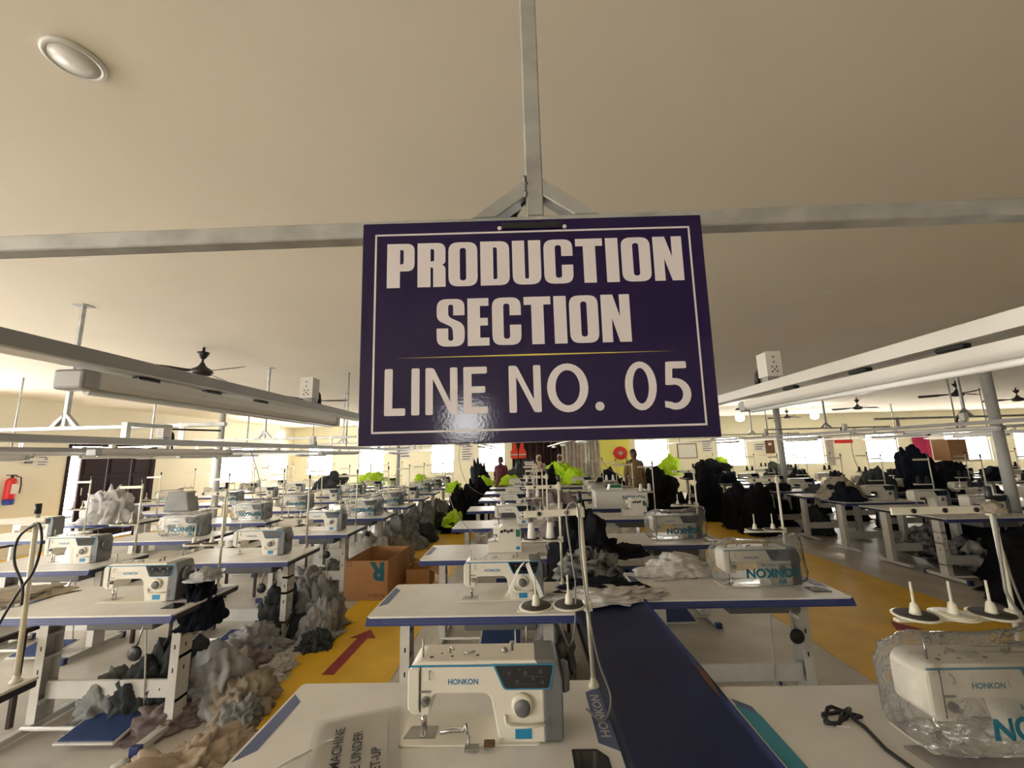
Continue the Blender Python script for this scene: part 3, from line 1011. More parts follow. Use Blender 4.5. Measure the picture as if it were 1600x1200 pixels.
# ------------------------------------------------------------------ lockstitch machine; origin: lower left front of the head's footprint, on the table
def make_machine(lod):
    r = thing('sewing_machine', 'proto', 'sewing machine')
    D0, D1 = -0.075, 0.075
    if lod <= 1:
        bed = MB().m('machine_white')
        bed.prism(fillet([(-0.03, -0.09, .012), (0.50, -0.09, .012), (0.50, 0.09, .02), (-0.03, 0.09, .012)], 3), 0.0, 0.006, 'z', 0.0015, 1)
        bo = bed.build('bed', r)
        MB().m('steel').prism(fillet([(-0.02, -0.055, .004), (0.10, -0.055, .004), (0.10, 0.02, .004), (-0.005, 0.02, .004)], 2), 0.006, 0.0075, 'z').build('needle_plate', bo)
    body = MB().m('machine_white')
    pr = fillet([(0.0, 0.12, .012), (0.02, 0.098, .01), (0.085, 0.098, .012), (0.098, 0.172, .02), (0.315, 0.172, .03), (0.345, 0.02, .01), (0.345, 0.0), (0.52, 0.0), (0.52, 0.288), (0.03, 0.288, .03), (0.0, 0.255, .02)], 5)
    body.prism(pr, D0, D1, 'y', 0.007, 2)
    b = body.build('body', r)
    gc = MB().m('machine_grey')
    gc.prism(fillet([(0.518, 0.006), (0.588, 0.006, .012), (0.592, 0.22, .02), (0.572, 0.289, .02), (0.488, 0.2892), (0.518, 0.22)], 4), D0 - 0.001, D1 + 0.02, 'y', 0.006, 2)
    cov = gc.build('motor_cover', r)
    if lod <= 1:
        MB().m('machine_grey').lathe([(0.0, 0.0), (0.05, 0.002), (0.058, 0.012), (0.05, 0.03), (0.02, 0.034)][1:], (0.59, 0.01, 0.19), 'x', 20).build('handwheel', cov)
    st = MB().m('machine_blue').box(0.004, D0 - 0.0012, 0.268, 0.345, D0, 0.2755).build('stripe', b)
    pn = MB().m('machine_blue').prism(fillet([(0.327, 0.2765), (0.565, 0.2765, .012), (0.545, 0.186, .012), (0.368, 0.186, .014)], 4), D0 - 0.004, D0, 'y')
    pn.m('panel_black').prism(fillet([(0.337, 0.2715), (0.557, 0.2715, .01), (0.538, 0.192, .01), (0.373, 0.192, .012)], 4), D0 - 0.0056, D0 - 0.003, 'y')
    pn.build('control_panel', r)
    if lod == 0:
        ic = MB().m('panel_grey')
        for (u, v, q) in ((0.39, 0.245, .008), (0.42, 0.215, .007), (0.45, 0.245, .009), (0.48, 0.225, .007), (0.51, 0.25, .008), (0.515, 0.212, .007), (0.43, 0.257, .005)):
            ic.lathe([(q, -0.0003), (q, 0.0003)], (u, D0 - 0.0058, v), 'y', 10)
        ic.box(0.405, D0 - 0.0062, 0.205, 0.50, D0 - 0.0056, 0.2075).box(0.46, D0 - 0.0062, 0.232, 0.53, D0 - 0.0056, 0.2345)
        ic.build('panel_buttons', b)
    dl = MB().m('cream_plastic').lathe([(0.041, 0.0), (0.041, -0.012), (0.034, -0.018), (0.03, -0.018)], (0.437, D0, 0.135), 'y', 26)
    dl.m('machine_grey').lathe([(0.031, -0.015), (0.029, -0.024), (0.008, -0.025)], (0.437, D0, 0.13), 'y', 26)
    dl.build('stitch_dial', r)
    if lod <= 1:
        MB().m('sticker_blue').box(0.408, D0 - 0.0008, 0.016, 0.470, D0, 0.052).build('blue_sticker', b)
        lv = MB().m('machine_white')
        lv.tube([(0.37, D0 - 0.004, 0.10), (0.375, D0 - 0.012, 0.075), (0.395, D0 - 0.018, 0.066), (0.45, D0 - 0.02, 0.068), (0.52, D0 - 0.02, 0.075)], 0.0055, 8)
        lv.build('reverse_lever', r)
        tx = MB().m('machine_blue')
        put_text(tx, 'HONKON', (0.156, D0 - 0.0008, 0.205), (1, 0, 0), (0, 0, 1), 0.021, 0.115, 0.03)
        tx.build('brand_lettering', b, False)
    nb = MB().m('chrome')
    nb.cyl((0.052, -0.03, 0.012), (0.052, -0.03, 0.10), 0.0035, n=8)
    nb.cyl((0.052, -0.03, 0.040), (0.052, -0.03, 0.075), 0.008, n=8)
    nb.build('needle_bar', r)
    if lod <= 1:
        pf = MB().m('chrome').box(0.042, -0.05, 0.0075, 0.062, -0.008, 0.013, 0.002).cyl((0.058, -0.012, 0.012), (0.058, -0.012, 0.10), 0.004, n=8)
        pf.build('presser_foot', r)
        td = MB().m('steel')
        for yy, q in ((-0.004, 0.017), (-0.01, 0.017), (-0.018, 0.012), (-0.028, 0.009)):
            td.lathe([(q, -0.0015), (q, 0.0015)], (0.072, D0 + yy, 0.150), 'y', 14)
        td.cyl((0.072, D0, 0.15), (0.072, D0 - 0.034, 0.15), 0.003, n=8)
        td.build('tension_disc', r)
        fp = MB().m('machine_white').box(0.004, D0 - 0.006, 0.12, 0.046, D0, 0.262, 0.003)
        fp.m('black_plastic').box(0.047, D0 - 0.002, 0.11, 0.051, D0, 0.27)
        fp.build('face_plate', b)
        MB().m('steel').tube([(0.05, D0 + 0.04, 0.285), (0.05, D0 + 0.04, 0.36)], 0.004, 6).build('thread_post', b)
        MB().m('steel').box(0.048, D0 - 0.005, 0.18, 0.090, D0 - 0.001, 0.186).build('thread_bar', b)
        tg = MB().m('steel')
        tg.tube([(0.085, D0, 0.255), (0.085, D0 - 0.012, 0.25), (0.087, D0 - 0.012, 0.23), (0.088, D0 - 0.004, 0.225)], 0.0025, 6)
        tg.build('thread_guide', r)
        MB().m('steel').lathe([(0.012, 0.288), (0.012, 0.296), (0.004, 0.304)], (0.37, 0.0, 0), 'z', 12).build('screw_cap', b)
        tp = MB().m('steel')
        tp.lathe([(0.005, 0.288), (0.005, 0.315), (0.011, 0.316), (0.011, 0.32)], (0.40, 0.01, 0), 'z', 12)
        tp.build('bobbin_winder', r)
        for (u, v, q) in ((0.085, -0.04, 0.008), (0.12, -0.01, 0.005), (0.165, -0.035, 0.006), (0.265, -0.03, 0.007)):
            MB().m('black_plastic').lathe([(q, 0.2875), (q, 0.2888)], (u, v, 0), 'z', 10).build('oil_hole', b)
        tr = MB().m('steel')
        tr.tube([(0.21, -0.02, 0.288), (0.215, -0.03, 0.300), (0.24, -0.035, 0.302), (0.25, -0.01, 0.296), (0.235, 0.0, 0.288)], 0.004, 6)
        MB().m('steel').tube([(0.15, 0.0, 0.288), (0.155, -0.005, 0.31), (0.17, -0.02, 0.305)], 0.004, 6).build('thread_hook', r)
        tr.build('tension_bracket', r)
        kl = MB().m('machine_grey').box(0.53, D0 - 0.004, 0.03, 0.54, D0, 0.09).build('side_slot', cov)
    return r


def make_overlock(lod):
    r = thing('overlock_machine', 'proto', 'overlock machine')
    b = MB().m('machine_white')
    b.prism(fillet([(0.0, 0.0), (0.36, 0.0), (0.36, 0.10, .02), (0.345, 0.27, .02), (0.13, 0.27, .03), (0.10, 0.21, .02), (0.11, 0.12, .02), (0.0, 0.11, .01)], 4), -0.09, 0.12, 'y', 0.006, 2)
    bo = b.build('body', r)
    MB().m('steel').box(0.0, -0.10, 0.112, 0.12, 0.06, 0.118, 0.002).build('cloth_plate', bo)
    for k in range(4):
        MB().m('black_plastic').lathe([(0.012, 0), (0.016, -0.006), (0.010, -0.018), (0.004, -0.022)], (0.15 + 0.035 * k, -0.09, 0.215 + 0.01 * (k % 2)), 'y', 12).build('tension_knob', bo)
    MB().m('machine_green').box(0.30, -0.0925, 0.16, 0.345, -0.09, 0.235).build('badge', bo)
    MB().m('sticker_blue').box(0.30, -0.0922, 0.03, 0.34, -0.09, 0.06).build('blue_sticker', bo)
    MB().m('chrome').cyl((0.075, -0.03, 0.118), (0.075, -0.03, 0.19), 0.004, n=8).box(0.055, -0.06, 0.118, 0.095, 0.0, 0.124).build('presser_foot', r)
    MB().m('machine_white').box(0.06, -0.07, 0.185, 0.14, 0.03, 0.25, 0.012, seg=2).build('needle_head', r)
    tg = MB().m('steel')
    for k in range(1):
        tg.tube([(0.16 + 0.05 * k, 0, 0.27), (0.16 + 0.05 * k, -0.02, 0.30), (0.19 + 0.05 * k, -0.03, 0.295)], 0.003, 6)
    tg.build('thread_guide', r)
    MB().m('machine_grey').lathe([(0.03, 0), (0.055, 0.005), (0.055, 0.025), (0.03, 0.03)], (0.36, 0.03, 0.14), 'x', 18).build('handwheel', r)
    return r


# ------------------------------------------------------------------ thread stand; origin at the pole's foot on the table
def make_stand(n_disc, lod, cones=None, felt=True, cap=True):
    r = thing('thread_stand', 'proto', 'thread stand')
    hgt = 0.75
    MB().m('cream_plastic').cyl((0, 0, 0), (0, 0, hgt - 0.03), 0.0088, n=10).build('pole', r)
    MB().m('cream_plastic').lathe([(0.022, 0.0), (0.02, 0.008), (0.012, 0.012), (0.011, 0.035)], n=14).build('base', r)
    if cap:
        MB().m('black_plastic').lathe([(0.0105, hgt - 0.045), (0.0115, hgt - 0.03), (0.0115, hgt), (0.009, hgt + 0.003)], n=12).build('cap', r)
    span = 0.13 * n_disc + 0.03
    a = MB().m('cream_plastic')
    a.box(-span + 0.05, -0.004, 0.655, 0.012, 0.004, 0.683, 0.002)
    ao = a.build('guide_arm', r)
    if lod == 0:
        for k in range(n_disc):
            MB().m('black_plastic').lathe([(0.009, 0), (0.009, -0.004), (0.0035, -0.0045), (0.0035, -0.002)], (-0.06 - 0.115 * k, -0.004, 0.669), 'y', 12).build('thread_eyelet', ao)
        MB().m('cream_plastic').box(-0.016, -0.014, 0.645, 0.016, 0.014, 0.69, 0.004).build('arm_clamp', ao)
        MB().m('cream_plastic').box(-0.018, -0.016, 0.280, 0.018, 0.016, 0.320, 0.004).build('disc_clamp', r)
    b = MB().m('cream_plastic').box(-span, -0.012, 0.285, 0.0, 0.012, 0.297, 0.003)
    b.build('disc_arm', r)
    for k in range(n_disc):
        x = -0.075 - 0.135 * k
        y = 0.0
        d = MB().m('cream_plastic').lathe([(0.02, 0.297), (0.062, 0.299), (0.070, 0.303), (0.070, 0.307), (0.062, 0.308)], (x, y, 0), 'z', 28)
        if felt and not (n_disc == 3 and k == 1):
            d.m('disc_felt')
        d.lathe([(0.061, 0.3075), (0.06, 0.3105), (0.01, 0.3105)], (x, y, 0), 'z', 28)
        do = d.build('spool_disc', r)
        s = MB().m('cream_plastic').lathe([(0.018, 0.31), (0.016, 0.32), (0.011, 0.345), (0.0045, 0.35), (0.004, 0.42)], (x, y, 0), 'z', 10)
        s.build('spindle', do)
    return r


def make_cone(m):
    o = MB().m(m).lathe([(0.021, 0.0), (0.024, 0.0), (0.0275, 0.004), (0.0165, 0.105), (0.012, 0.109), (0.009, 0.107), (0.0185, 0.002), (0.021, 0.0)], n=16, caps=False).build('thread_cone')
    return o


CONE = {'thread_white': make_cone('thread_white'), 'thread_black': make_cone('thread_black')}
for k_ in CONE:
    COL.objects.unlink(CONE[k_])


def cone(m, x, y, z, label, group=None):
    c = CONE[m].copy()
    COL.objects.link(c)
    c.location = (x, y, z)
    c.scale = (1.15, 1.15, 1.0)
    tag(c, label, 'thread cone', group)


# ------------------------------------------------------------------ clear bag over a machine; local frame of the machine
def make_bag(seed, lod):
    r = thing('plastic_bag', 'proto', 'plastic bag')
    rnd = Vector((seed * 3.1, seed * 1.7, seed * 0.9))
    bm = bmesh.new()
    n = 30 if lod == 0 else 16
    # rounded box sampled as a sphere-like grid, pulled loosely over the machine
    bmesh.ops.create_icosphere(bm, subdivisions=5 if lod == 0 else 4, radius=1.0)
    for v in bm.verts:
        d = v.co.normalized()
        q = Vector([math.copysign(abs(c) ** 0.38, c) for c in d])
        p = Vector((0.285 + 0.335 * q.x, 0.0 + 0.115 * q.y, 0.155 + 0.165 * q.z))
        if q.x > 0.55:          # the sealed edge stands up as a fin
            k = (q.x - 0.55) / 0.45
            p.y *= 1 - 0.75 * k
            p.z += 0.10 * k * max(q.z, 0)
            p.x += 0.02 * k
        if q.x < -0.6:
            p.z -= 0.02 * (-q.x - 0.6) * (1 + q.z)
        f = noise.noise(p * 8 + rnd) * 0.020 + abs(noise.noise(Vector((p.x * 26, p.y * 14, p.z * 9)) + rnd)) * 0.018 + abs(noise.noise(Vector((p.x * 12, p.y * 30, p.z * 34)) + rnd)) * 0.010
        p += d * f
        if p.z < 0.008:
            p.z = 0.008 + 0.004 * noise.noise(p * 20)
            p += Vector((d.x, d.y, 0)) * 0.012 * abs(noise.noise(p * 12 + rnd))
        v.co = p
    for f in bm.faces:
        f.smooth = True
    me = bpy.data.meshes.new('bag_film')
    bm.to_mesh(me)
    bm.free()
    me.materials.append(MATS['bag_plastic'])
    o = bpy.data.objects.new('bag_film', me)
    COL.objects.link(o)
    o.parent = r
    from mathutils.bvhtree import BVHTree
    tree = BVHTree.FromPolygons([v.co.copy() for v in me.vertices], [list(p.vertices) for p in me.polygons])

    def wrap(mb):
        bmesh.ops.subdivide_edges(mb.bm, edges=[e for e in mb.bm.edges if e.calc_length() > 0.02], cuts=3)
        for v in mb.bm.verts:
            h = tree.ray_cast(Vector((v.co.x, -1, v.co.z)), Vector((0, 1, 0)))
            if h[0] is not None:
                v.co.y = h[0].y - 0.0025
        return mb
    t = MB().m('teal_print')
    put_text(t, 'HONKON', (0.545, -0.142, 0.140), (-1, 0, 0), (0, 0, -1), 0.070, 0.405, 0.04)
    wrap(t).build('printed_lettering', r, False)
    if lod == 0:
        t = MB().m('teal_print')
        put_text(t, 'QUALITY FOR LIFE', (0.47, -0.142, 0.175), (-1, 0, 0), (0, 0, -1), 0.016, 0.22, 0.01)
        wrap(t).build('printed_slogan', r, False)
    return r


TAB = [make_table(k) for k in range(3)]
MAC = [make_machine(k) for k in range(3)]
OVR = make_overlock(0)
STD = {(n, l): make_stand(n, l) for n in (2, 3) for l in (0, 1)}
BAG = [make_bag(1, 0), make_bag(2, 0), make_bag(3, 1), make_bag(4, 1)]
PROTO = TAB + MAC + [OVR] + list(STD.values()) + BAG
for p in PROTO:
    KIDS[p.name] = list(p.children)
    for c in p.children:
        KIDS[c.name] = list(c.children)


def put(proto, loc, label, group, rz=0.0, scale=None):
    c = copy_tree(proto)
    c.location = loc
    c.rotation_euler.z = rz
    if scale:
        c.scale = scale
    c['label'] = label
    c['group'] = group
    return c


ROWS = [
    # key, x of the left end, list of front edge y, phrase
    ('A', -0.94, (1.26, 2.56, 3.85, 5.42, 7.0, 8.45, 9.85, 11.25), 'row right of narrow aisle'),
    ('B', 0.735, (1.20, 2.75, 4.28, 5.85, 6.95, 8.4, 9.9, 11.3), 'row left of wide aisle'),
    ('C', -3.40, (2.65, 3.91, 5.17, 6.45, 7.75, 9.05, 10.4, 11.8, 13.2), 'row left of narrow aisle'),
    ('D', -5.08, (2.40, 3.72, 4.98, 6.3, 7.6, 8.9, 10.2, 11.6, 13.0), 'second row left of narrow aisle'),
    ('E', -7.25, (5.2, 6.4, 7.6, 8.8, 10.1, 11.4, 12.8), 'third row left of narrow aisle'),
    ('F', -8.93, (9.2, 10.6, 12.0, 13.4), 'fourth row left of narrow aisle'),
    ('G', 5.15, (5.37, 6.06, 6.98, 7.9, 8.9, 9.9, 11.0, 12.2, 13.4), 'row right of wide aisle'),
    ('H', 6.83, (5.0, 6.2, 7.2, 8.2, 9.3, 10.5, 11.8, 13.2), 'second row right of wide aisle'),
    ('I', 10.9, (7.4, 8.6, 9.9, 11.2, 12.6), 'third row right of wide aisle'),
    ('J', 12.6, (8.8, 10.2, 11.6, 13.0), 'fourth row right of wide aisle'),
]
rj = random.Random(3)
for key, x0, ys, ph in ROWS:
    for k, y in enumerate(ys):
        dist = sqrt(y * y + (x0 + 0.6) ** 2)
        lod = 0 if dist < 4.6 else 1 if dist < 8.2 else 2
        jx, jy, jr = (0, 0, 0) if k < 2 and key in 'ABC' else (rj.uniform(-.03, .03), rj.uniform(-.02, .02), rj.uniform(-.012, .012))
        x, yy = x0 + jx, y + jy
        wide = (1.03, 1, 1) if key == 'B' else None
        nt = 'white sewing table, %s from the front in %s' % (ORD[k], ph)
        put(TAB[lod], (x, yy, 0), nt, 'sewing tables of the ' + ph, jr, wide)
        mx = x + 0.537 + ((0.07 if k > 0 else -0.05) if key == 'B' else 0)
        my = yy + 0.295
        zt = ZT + 0.0005
        over = (key, k) in (('A', 2), ('B', 3), ('A', 6), ('B', 6))
        where = 'on %s table of %s' % (ORD[k], ph)
        if over:
            put(OVR, (mx + 0.06, my, zt), 'cream overlock machine %s' % where, 'overlock machines', jr, (.9, .9, .88))
        elif (key, k) not in (('B', 4), ('E', 1), ('E', 2)):
            wrapped = key == 'B' and k < 6 or (key == 'C' and k in (3, 4, 6, 7)) or (key == 'D' and k in (2, 3, 4, 6)) or (key == 'E' and k in (2, 3)) or (key == 'F' and k in (0, 2))
            put(MAC[lod], (mx, my, zt), ('bag-wrapped white sewing machine ' if wrapped else 'white sewing machine with grey motor ') + where, 'sewing machines of the ' + ph, jr, (.865, .87, .845))
            if wrapped:
                put(BAG[(k % 2) + (0 if lod == 0 else 2)], (mx, my, zt), 'clear bag over the machine %s' % where, 'clear bags over machines', jr, (.90, .87, .87))
        # thread stand
        n = 3 if (key, k) in (('B', 0), ('G', 0), ('B', 4)) else 2
        sxo = {'A': 1.195, 'B': 1.21, 'C': 1.10, 'D': 1.12}.get(key, 1.14)
        if (key, k) == ('B', 0):
            sxo = 1.015
        syo = {('B', 0): 0.44, ('B', 1): 0.53}.get((key, k), 0.55)
        dl_ = 0 if dist < 4.6 else 1
        so = put(STD[(n, dl_)], (x + sxo, yy + syo, zt), 'cream thread stand with spool discs %s' % where, 'thread stands of the ' + ph, jr + (rj.uniform(-.25, .25) if k > 1 else 0))
        if (key, k) == ('A', 0):
            so.rotation_euler = (0, radians(-1.6), 0)
        # thread cones on some stands (the first white pair, the dark rows' black ones)
        if (key, k) == ('A', 1) or key in 'GHIJ' or (key in 'AB' and k in (3, 5)):
            mname = 'thread_white' if key in 'AB' else 'thread_black'
            so_r = so.rotation_euler.z
            for q in range(2):
                ox = -0.075 - 0.135 * q
                cone(mname, so.location.x + ox * cos(so_r), so.location.y + ox * sin(so_r), zt + 0.311,
                     '%s cone, %s disc, stand %s' % ('white' if key in 'AB' else 'black', ('inner', 'outer')[q], where), 'thread cones')
for p in PROTO:
    for c in list(p.children):
        for g in list(c.children):
            bpy.data.objects.remove(g)
        bpy.data.objects.remove(c)
    bpy.data.objects.remove(p)


# ------------------------------------------------------------------ cloth
def crumple(seed, sub=4, flat=True):
    """a slumped, folded heap of cloth of about unit radius, flat underneath"""
    bm = bmesh.new()
    bmesh.ops.create_icosphere(bm, subdivisions=sub, radius=1.0)
    rnd = Vector((seed * 7.3, seed * 2.9, seed * 5.1))
    rg = random.Random(seed)
    ax = []
    for sc_k, am in ((1.3, .33), (2.0, .25), (3.2, .17), (5.5, .075), (9, .032), (15, .016)):
        if am < .05 and sub < 5 or am < .02 and sub < 6:
            continue
        R_ = Matrix.Rotation(rg.uniform(0, 6.28), 3, 'Z') @ Matrix.Rotation(rg.uniform(-.9, .9), 3, 'X')
        ax.append((R_, sc_k, am * (1.5 if sub > 5 and sc_k > 3 else 1)))
    for v in bm.verts:
        d = v.co.normalized()
        p0 = d * 1.0
        wv = Vector((noise.noise(d * 1.3 + rnd), noise.noise(d * 1.3 + rnd + Vector((9, 0, 0))), noise.noise(d * 1.3 + rnd + Vector((0, 9, 0)))))
        f = 0.30 * noise.noise(d * 1.1 + rnd)
        for R_, k, am in ax:
            q = R_ @ (p0 + wv * 0.55)
            q = Vector((q.x * k * 1.7, q.y * k * 1.7, q.z * k * 0.45)) + rnd
            f += am * (min(1, 2.0 * sqrt(noise.noise(q) ** 2 + 0.006)) - 0.5)
        q = d * (1 + f)
        if flat:
            if d.z < 0.15:
                g = 1.0 + 0.28 * min(1, (0.15 - d.z) * 2.5)
                q.x *= g
                q.y *= g
            q.z = max(q.z, -0.10 + 0.05 * noise.noise(d * 5 + rnd)) + 0.12
        v.co = q
    for f in bm.faces:
        f.smooth = True
    return bm


LUMPS = {}


def lump(m, seed, loc, size, label, rz=0.0, group=None, name='garment', cat='cloth', sub=4):
    key = (m, seed, sub)
    if key not in LUMPS:
        bm = crumple(seed, sub)
        zs = min(v.co.z for v in bm.verts)
        for v in bm.verts:
            v.co.z -= zs
        me = bpy.data.meshes.new(name)
        bm.to_mesh(me)
        bm.free()
        me.materials.append(MATS[m])
        LUMPS[key] = me
    o = bpy.data.objects.new(name, LUMPS[key])
    COL.objects.link(o)
    o.location = loc
    o.scale = (size[0], size[1], size[2])
    o.rotation_euler.z = rz
    tag(o, label, cat, group)
    return o


def drape(m, fn, nu, nv, label, name='garment', cat='cloth', thick=0.004, group=None):
    """a sheet of cloth from fn(u, v) -> point, given a little thickness"""
    bm = bmesh.new()
    g = [[bm.verts.new(fn(i / nu, j / nv)) for j in range(nv + 1)] for i in range(nu + 1)]
    for i in range(nu):
        for j in range(nv):
            f = bm.faces.new([g[i][j], g[i + 1][j], g[i + 1][j + 1], g[i][j + 1]])
            f.smooth = True
    r = bmesh.ops.solidify(bm, geom=list(bm.faces), thickness=thick)
    for f in bm.faces:
        f.smooth = True
    me = bpy.data.meshes.new(name)
    bm.to_mesh(me)
    bm.free()
    me.materials.append(MATS[m])
    o = bpy.data.objects.new(name, me)
    COL.objects.link(o)
    tag(o, label, cat, group)
    return o


# grey heaps under the row left of the narrow aisle
HG = 'garment heaps under the tables'
hl = [
    # mat, seed, loc, size, label
    ('cloth_charcoal', 1, (-2.62, 3.14, 0), (.26, .22, .33), 'dark charcoal garment crumpled under the nearest table left of the narrow aisle'),
    ('cloth_grey', 2, (-2.86, 3.08, 0), (.17, .17, .24), 'grey garment hanging over the stretcher of the nearest left table'),
    ('cloth_lightgrey', 3, (-2.24, 3.22, 0), (.24, .20, .30), 'light grey garment behind the right leg of the nearest left table'),
    ('cloth_tan', 4, (-2.02, 3.14, 0), (.19, .17, .17), 'tan garment at the aisle edge beside the nearest left table'),
    ('cloth_grey', 5, (-1.90, 3.0, 0), (.13, .11, .11), 'small grey rag on the edge of the yellow aisle'),
    ('cloth_mauve', 6, (-2.42, 2.98, 0), (.24, .16, .10), 'mauve cloth lying flat behind the nearest blue pedal'),
    ('cloth_charcoal', 7, (-2.45, 4.36, 0), (.23, .22, .38), 'dark charcoal garment heap under the second table left of the narrow aisle'),
    ('cloth_grey', 8, (-2.12, 4.42, 0), (.22, .20, .44), 'grey garment stacked against the leg of the second left table'),
    ('cloth_lightgrey', 1, (-2.02, 4.24, 0), (.17, .15, .26), 'light grey sleeve spilling out beside the second left table'),
    ('cloth_lightgrey', 9, (-2.50, 3.98, 0), (.22, .15, .18), 'shiny pale grey cloth beside the second blue pedal'),
    ('cloth_mauve', 3, (-2.30, 3.62, 0), (.22, .18, .13), 'striped mauve cloth on the floor between the first two left tables'),
    ('cloth_white', 5, (-2.10, 3.62, 0), (.20, .16, .07), 'flat whitish rag between the first two left tables'),
    ('cloth_charcoal', 4, (-1.96, 4.05, 0), (.12, .12, .12), 'small charcoal rag at the aisle edge by the second left table'),
    ('cloth_lightgrey', 6, (-2.75, 5.5, 0), (.32, .24, .26), 'pale grey cloth heaped under the third left table by the carton'),
    ('cloth_grey', 7, (-2.55, 5.85, 0), (.28, .22, .30), 'grey cloth heap behind the big cardboard box'),
    ('cloth_white', 2, (-2.42, 6.70, 0), (.30, .26, .46), 'whitish cloth and plastic heap beyond the big cardboard box'),
    ('cloth_olive', 3, (-2.18, 6.55, 0), (.32, .24, .22), 'dark olive garment below the whitish heap beyond the carton'),
    ('cloth_tan', 8, (-2.08, 6.95, 0), (.20, .22, .36), 'tan cloth against the fourth left table leg'),
    ('cloth_grey', 9, (-2.35, 8.0, 0), (.36, .34, .50), 'grey garment heap under the fifth left table'),
    ('cloth_charcoal', 2, (-2.15, 8.6, 0), (.26, .34, .34), 'charcoal garment heap along the aisle by the fifth left table'),
    ('cloth_grey', 1, (-2.35, 9.4, 0), (.36, .36, .48), 'grey garment heap under the sixth left table'),
    ('cloth_olive', 6, (-2.15, 10.1, 0), (.26, .36, .34), 'olive garment heap along the aisle by the seventh left table'),
    ('cloth_grey', 4, (-2.35, 10.9, 0), (.36, .36, .48), 'grey garment heap under the seventh left table'),
]
for m, sd, lc, sz, lb in hl:
    lump(m, sd, lc, sz, lb, rz=sd * 1.1, group=HG, sub=5)
# the cream pile in front, on the floor by the front table
lump('cloth_beige', 11, (-1.83, 2.38, 0), (.36, .26, .17), 'large crumpled beige knit cloth on the floor by the front table corner', 0.3, sub=6)
lump('cloth_beige', 12, (-1.48, 2.30, 0), (.24, .20, .14), 'smaller beige cloth fold touching the blue corner strip of the front table', 0.9, sub=5)
lump('cloth_tan', 13, (-2.12, 2.18, 0), (.26, .20, .11), 'tan cloth edge at the near side of the beige knit pile', 0.2, sub=5)
for k, (x, y, q) in enumerate(((-2.75, 3.35, .05), (-2.35, 2.62, .04), (-2.0, 3.75, .05), (-2.62, 3.70, .04), (-3.1, 2.55, .05))):
    lump('cloth_white', 20 + k, (x, y, 0), (q, q * .8, q * .35), 'small white scrap on the floor, %s of the scraps by the nearest left tables' % ORD[k], k, name='cloth_scrap', cat='scrap', sub=3)

# navy coat over the right end of the nearest left table
lump('cloth_navy', 14, (-2.24, 2.98, 0.60), (.11, .13, .24), 'navy garment draped over the right end of the nearest left table', 0.2, sub=5)
lump('cloth_lightgrey', 15, (-2.22, 2.97, 0.90), (.09, .10, .05), 'pale grey collar cloth on top of the navy garment', 0.5, sub=4)
lump('cloth_tan', 16, (-3.72, 3.0, ZT), (.30, .22, .04), 'tan cloth laid on the dark trough rails beside the nearest left table', 0.4)
lump('cloth_tan', 17, (-2.98, 3.70, 0.0), (.18, .16, .10), 'tan rag under the dark rails behind the nearest left table', 0.4)

# garments along the narrow aisle, far end
FG = 'garments piled at the far end of the narrow aisle'
for m, sd, lc, sz, lb in [
    ('neon', 1, (-1.62, 9.6, 0.12), (.22, .22, .26), 'neon yellow garment at the foot of the dark pile on the narrow aisle'),
    ('cloth_black', 2, (-1.58, 9.7, 0.0), (.34, .30, .22), 'black garment on the floor under the neon one'),
    ('cloth_black', 3, (-1.55, 10.1, 0.0), (.30, .28, .72), 'tall black garment pile standing on the narrow aisle'),
    ('cloth_black', 4, (-1.28, 11.2, 0.0), (.34, .36, .88), 'large black garment pile behind the neon yellow garment'),
    ('neon', 5, (-1.70, 10.3, 0.80), (.20, .18, .20), 'neon yellow garment on the upper side of the black pile'),
    ('neon', 6, (-1.2, 12.5, 0.78), (.28, .25, .22), 'neon yellow garment left of the person in dark red'),
    ('neon', 7, (-0.38, 12.4, 0.78), (.30, .25, .26), 'neon yellow garment right of the person in dark red'),
    ('cloth_navy', 8, (-1.55, 14.7, 0.0), (.55, .40, 1.30), 'huge dark navy garment pile behind the person in dark red'),
    ('cloth_charcoal', 9, (-0.05, 15.2, 0.0), (.50, .40, 1.20), 'dark garment pile below the orange vest'),
    ('neon', 2, (1.05, 12.7, 0.95), (.40, .30, .42), 'neon yellow garment heap in front of the people in pale headscarves'),
    ('neon', 3, (1.45, 12.2, 0.80), (.34, .28, .36), 'lower neon yellow garment heap right of the headscarves'),
    ('neon', 4, (1.55, 13.0, 0.85), (.28, .24, .30), 'neon yellow garment heap next to the pale column'),
    ('cloth_black', 5, (0.75, 12.5, 0.3), (.50, .34, .75), 'black garment heap under the neon garments'),
    ('cloth_charcoal', 6, (1.6, 12.6, 0.5), (.24, .24, .30), 'charcoal cloth heap at the foot of the pale column'),
    ('neon', 8, (-3.0, 12.2, 0.85), (.26, .24, .28), 'neon yellow garment among far machines left of the grey column'),
    ('neon', 9, (-4.6, 12.6, 0.85), (.36, .3, .34), 'neon yellow garment on the far machines of the second row'),
    ('cloth_charcoal', 1, (-5.1, 11.0, 0.85), (.45, .3, .36), 'charcoal garment bundle on the far second row left'),
]:
    lump(m, sd, lc, sz, lb, rz=sd, group=FG)

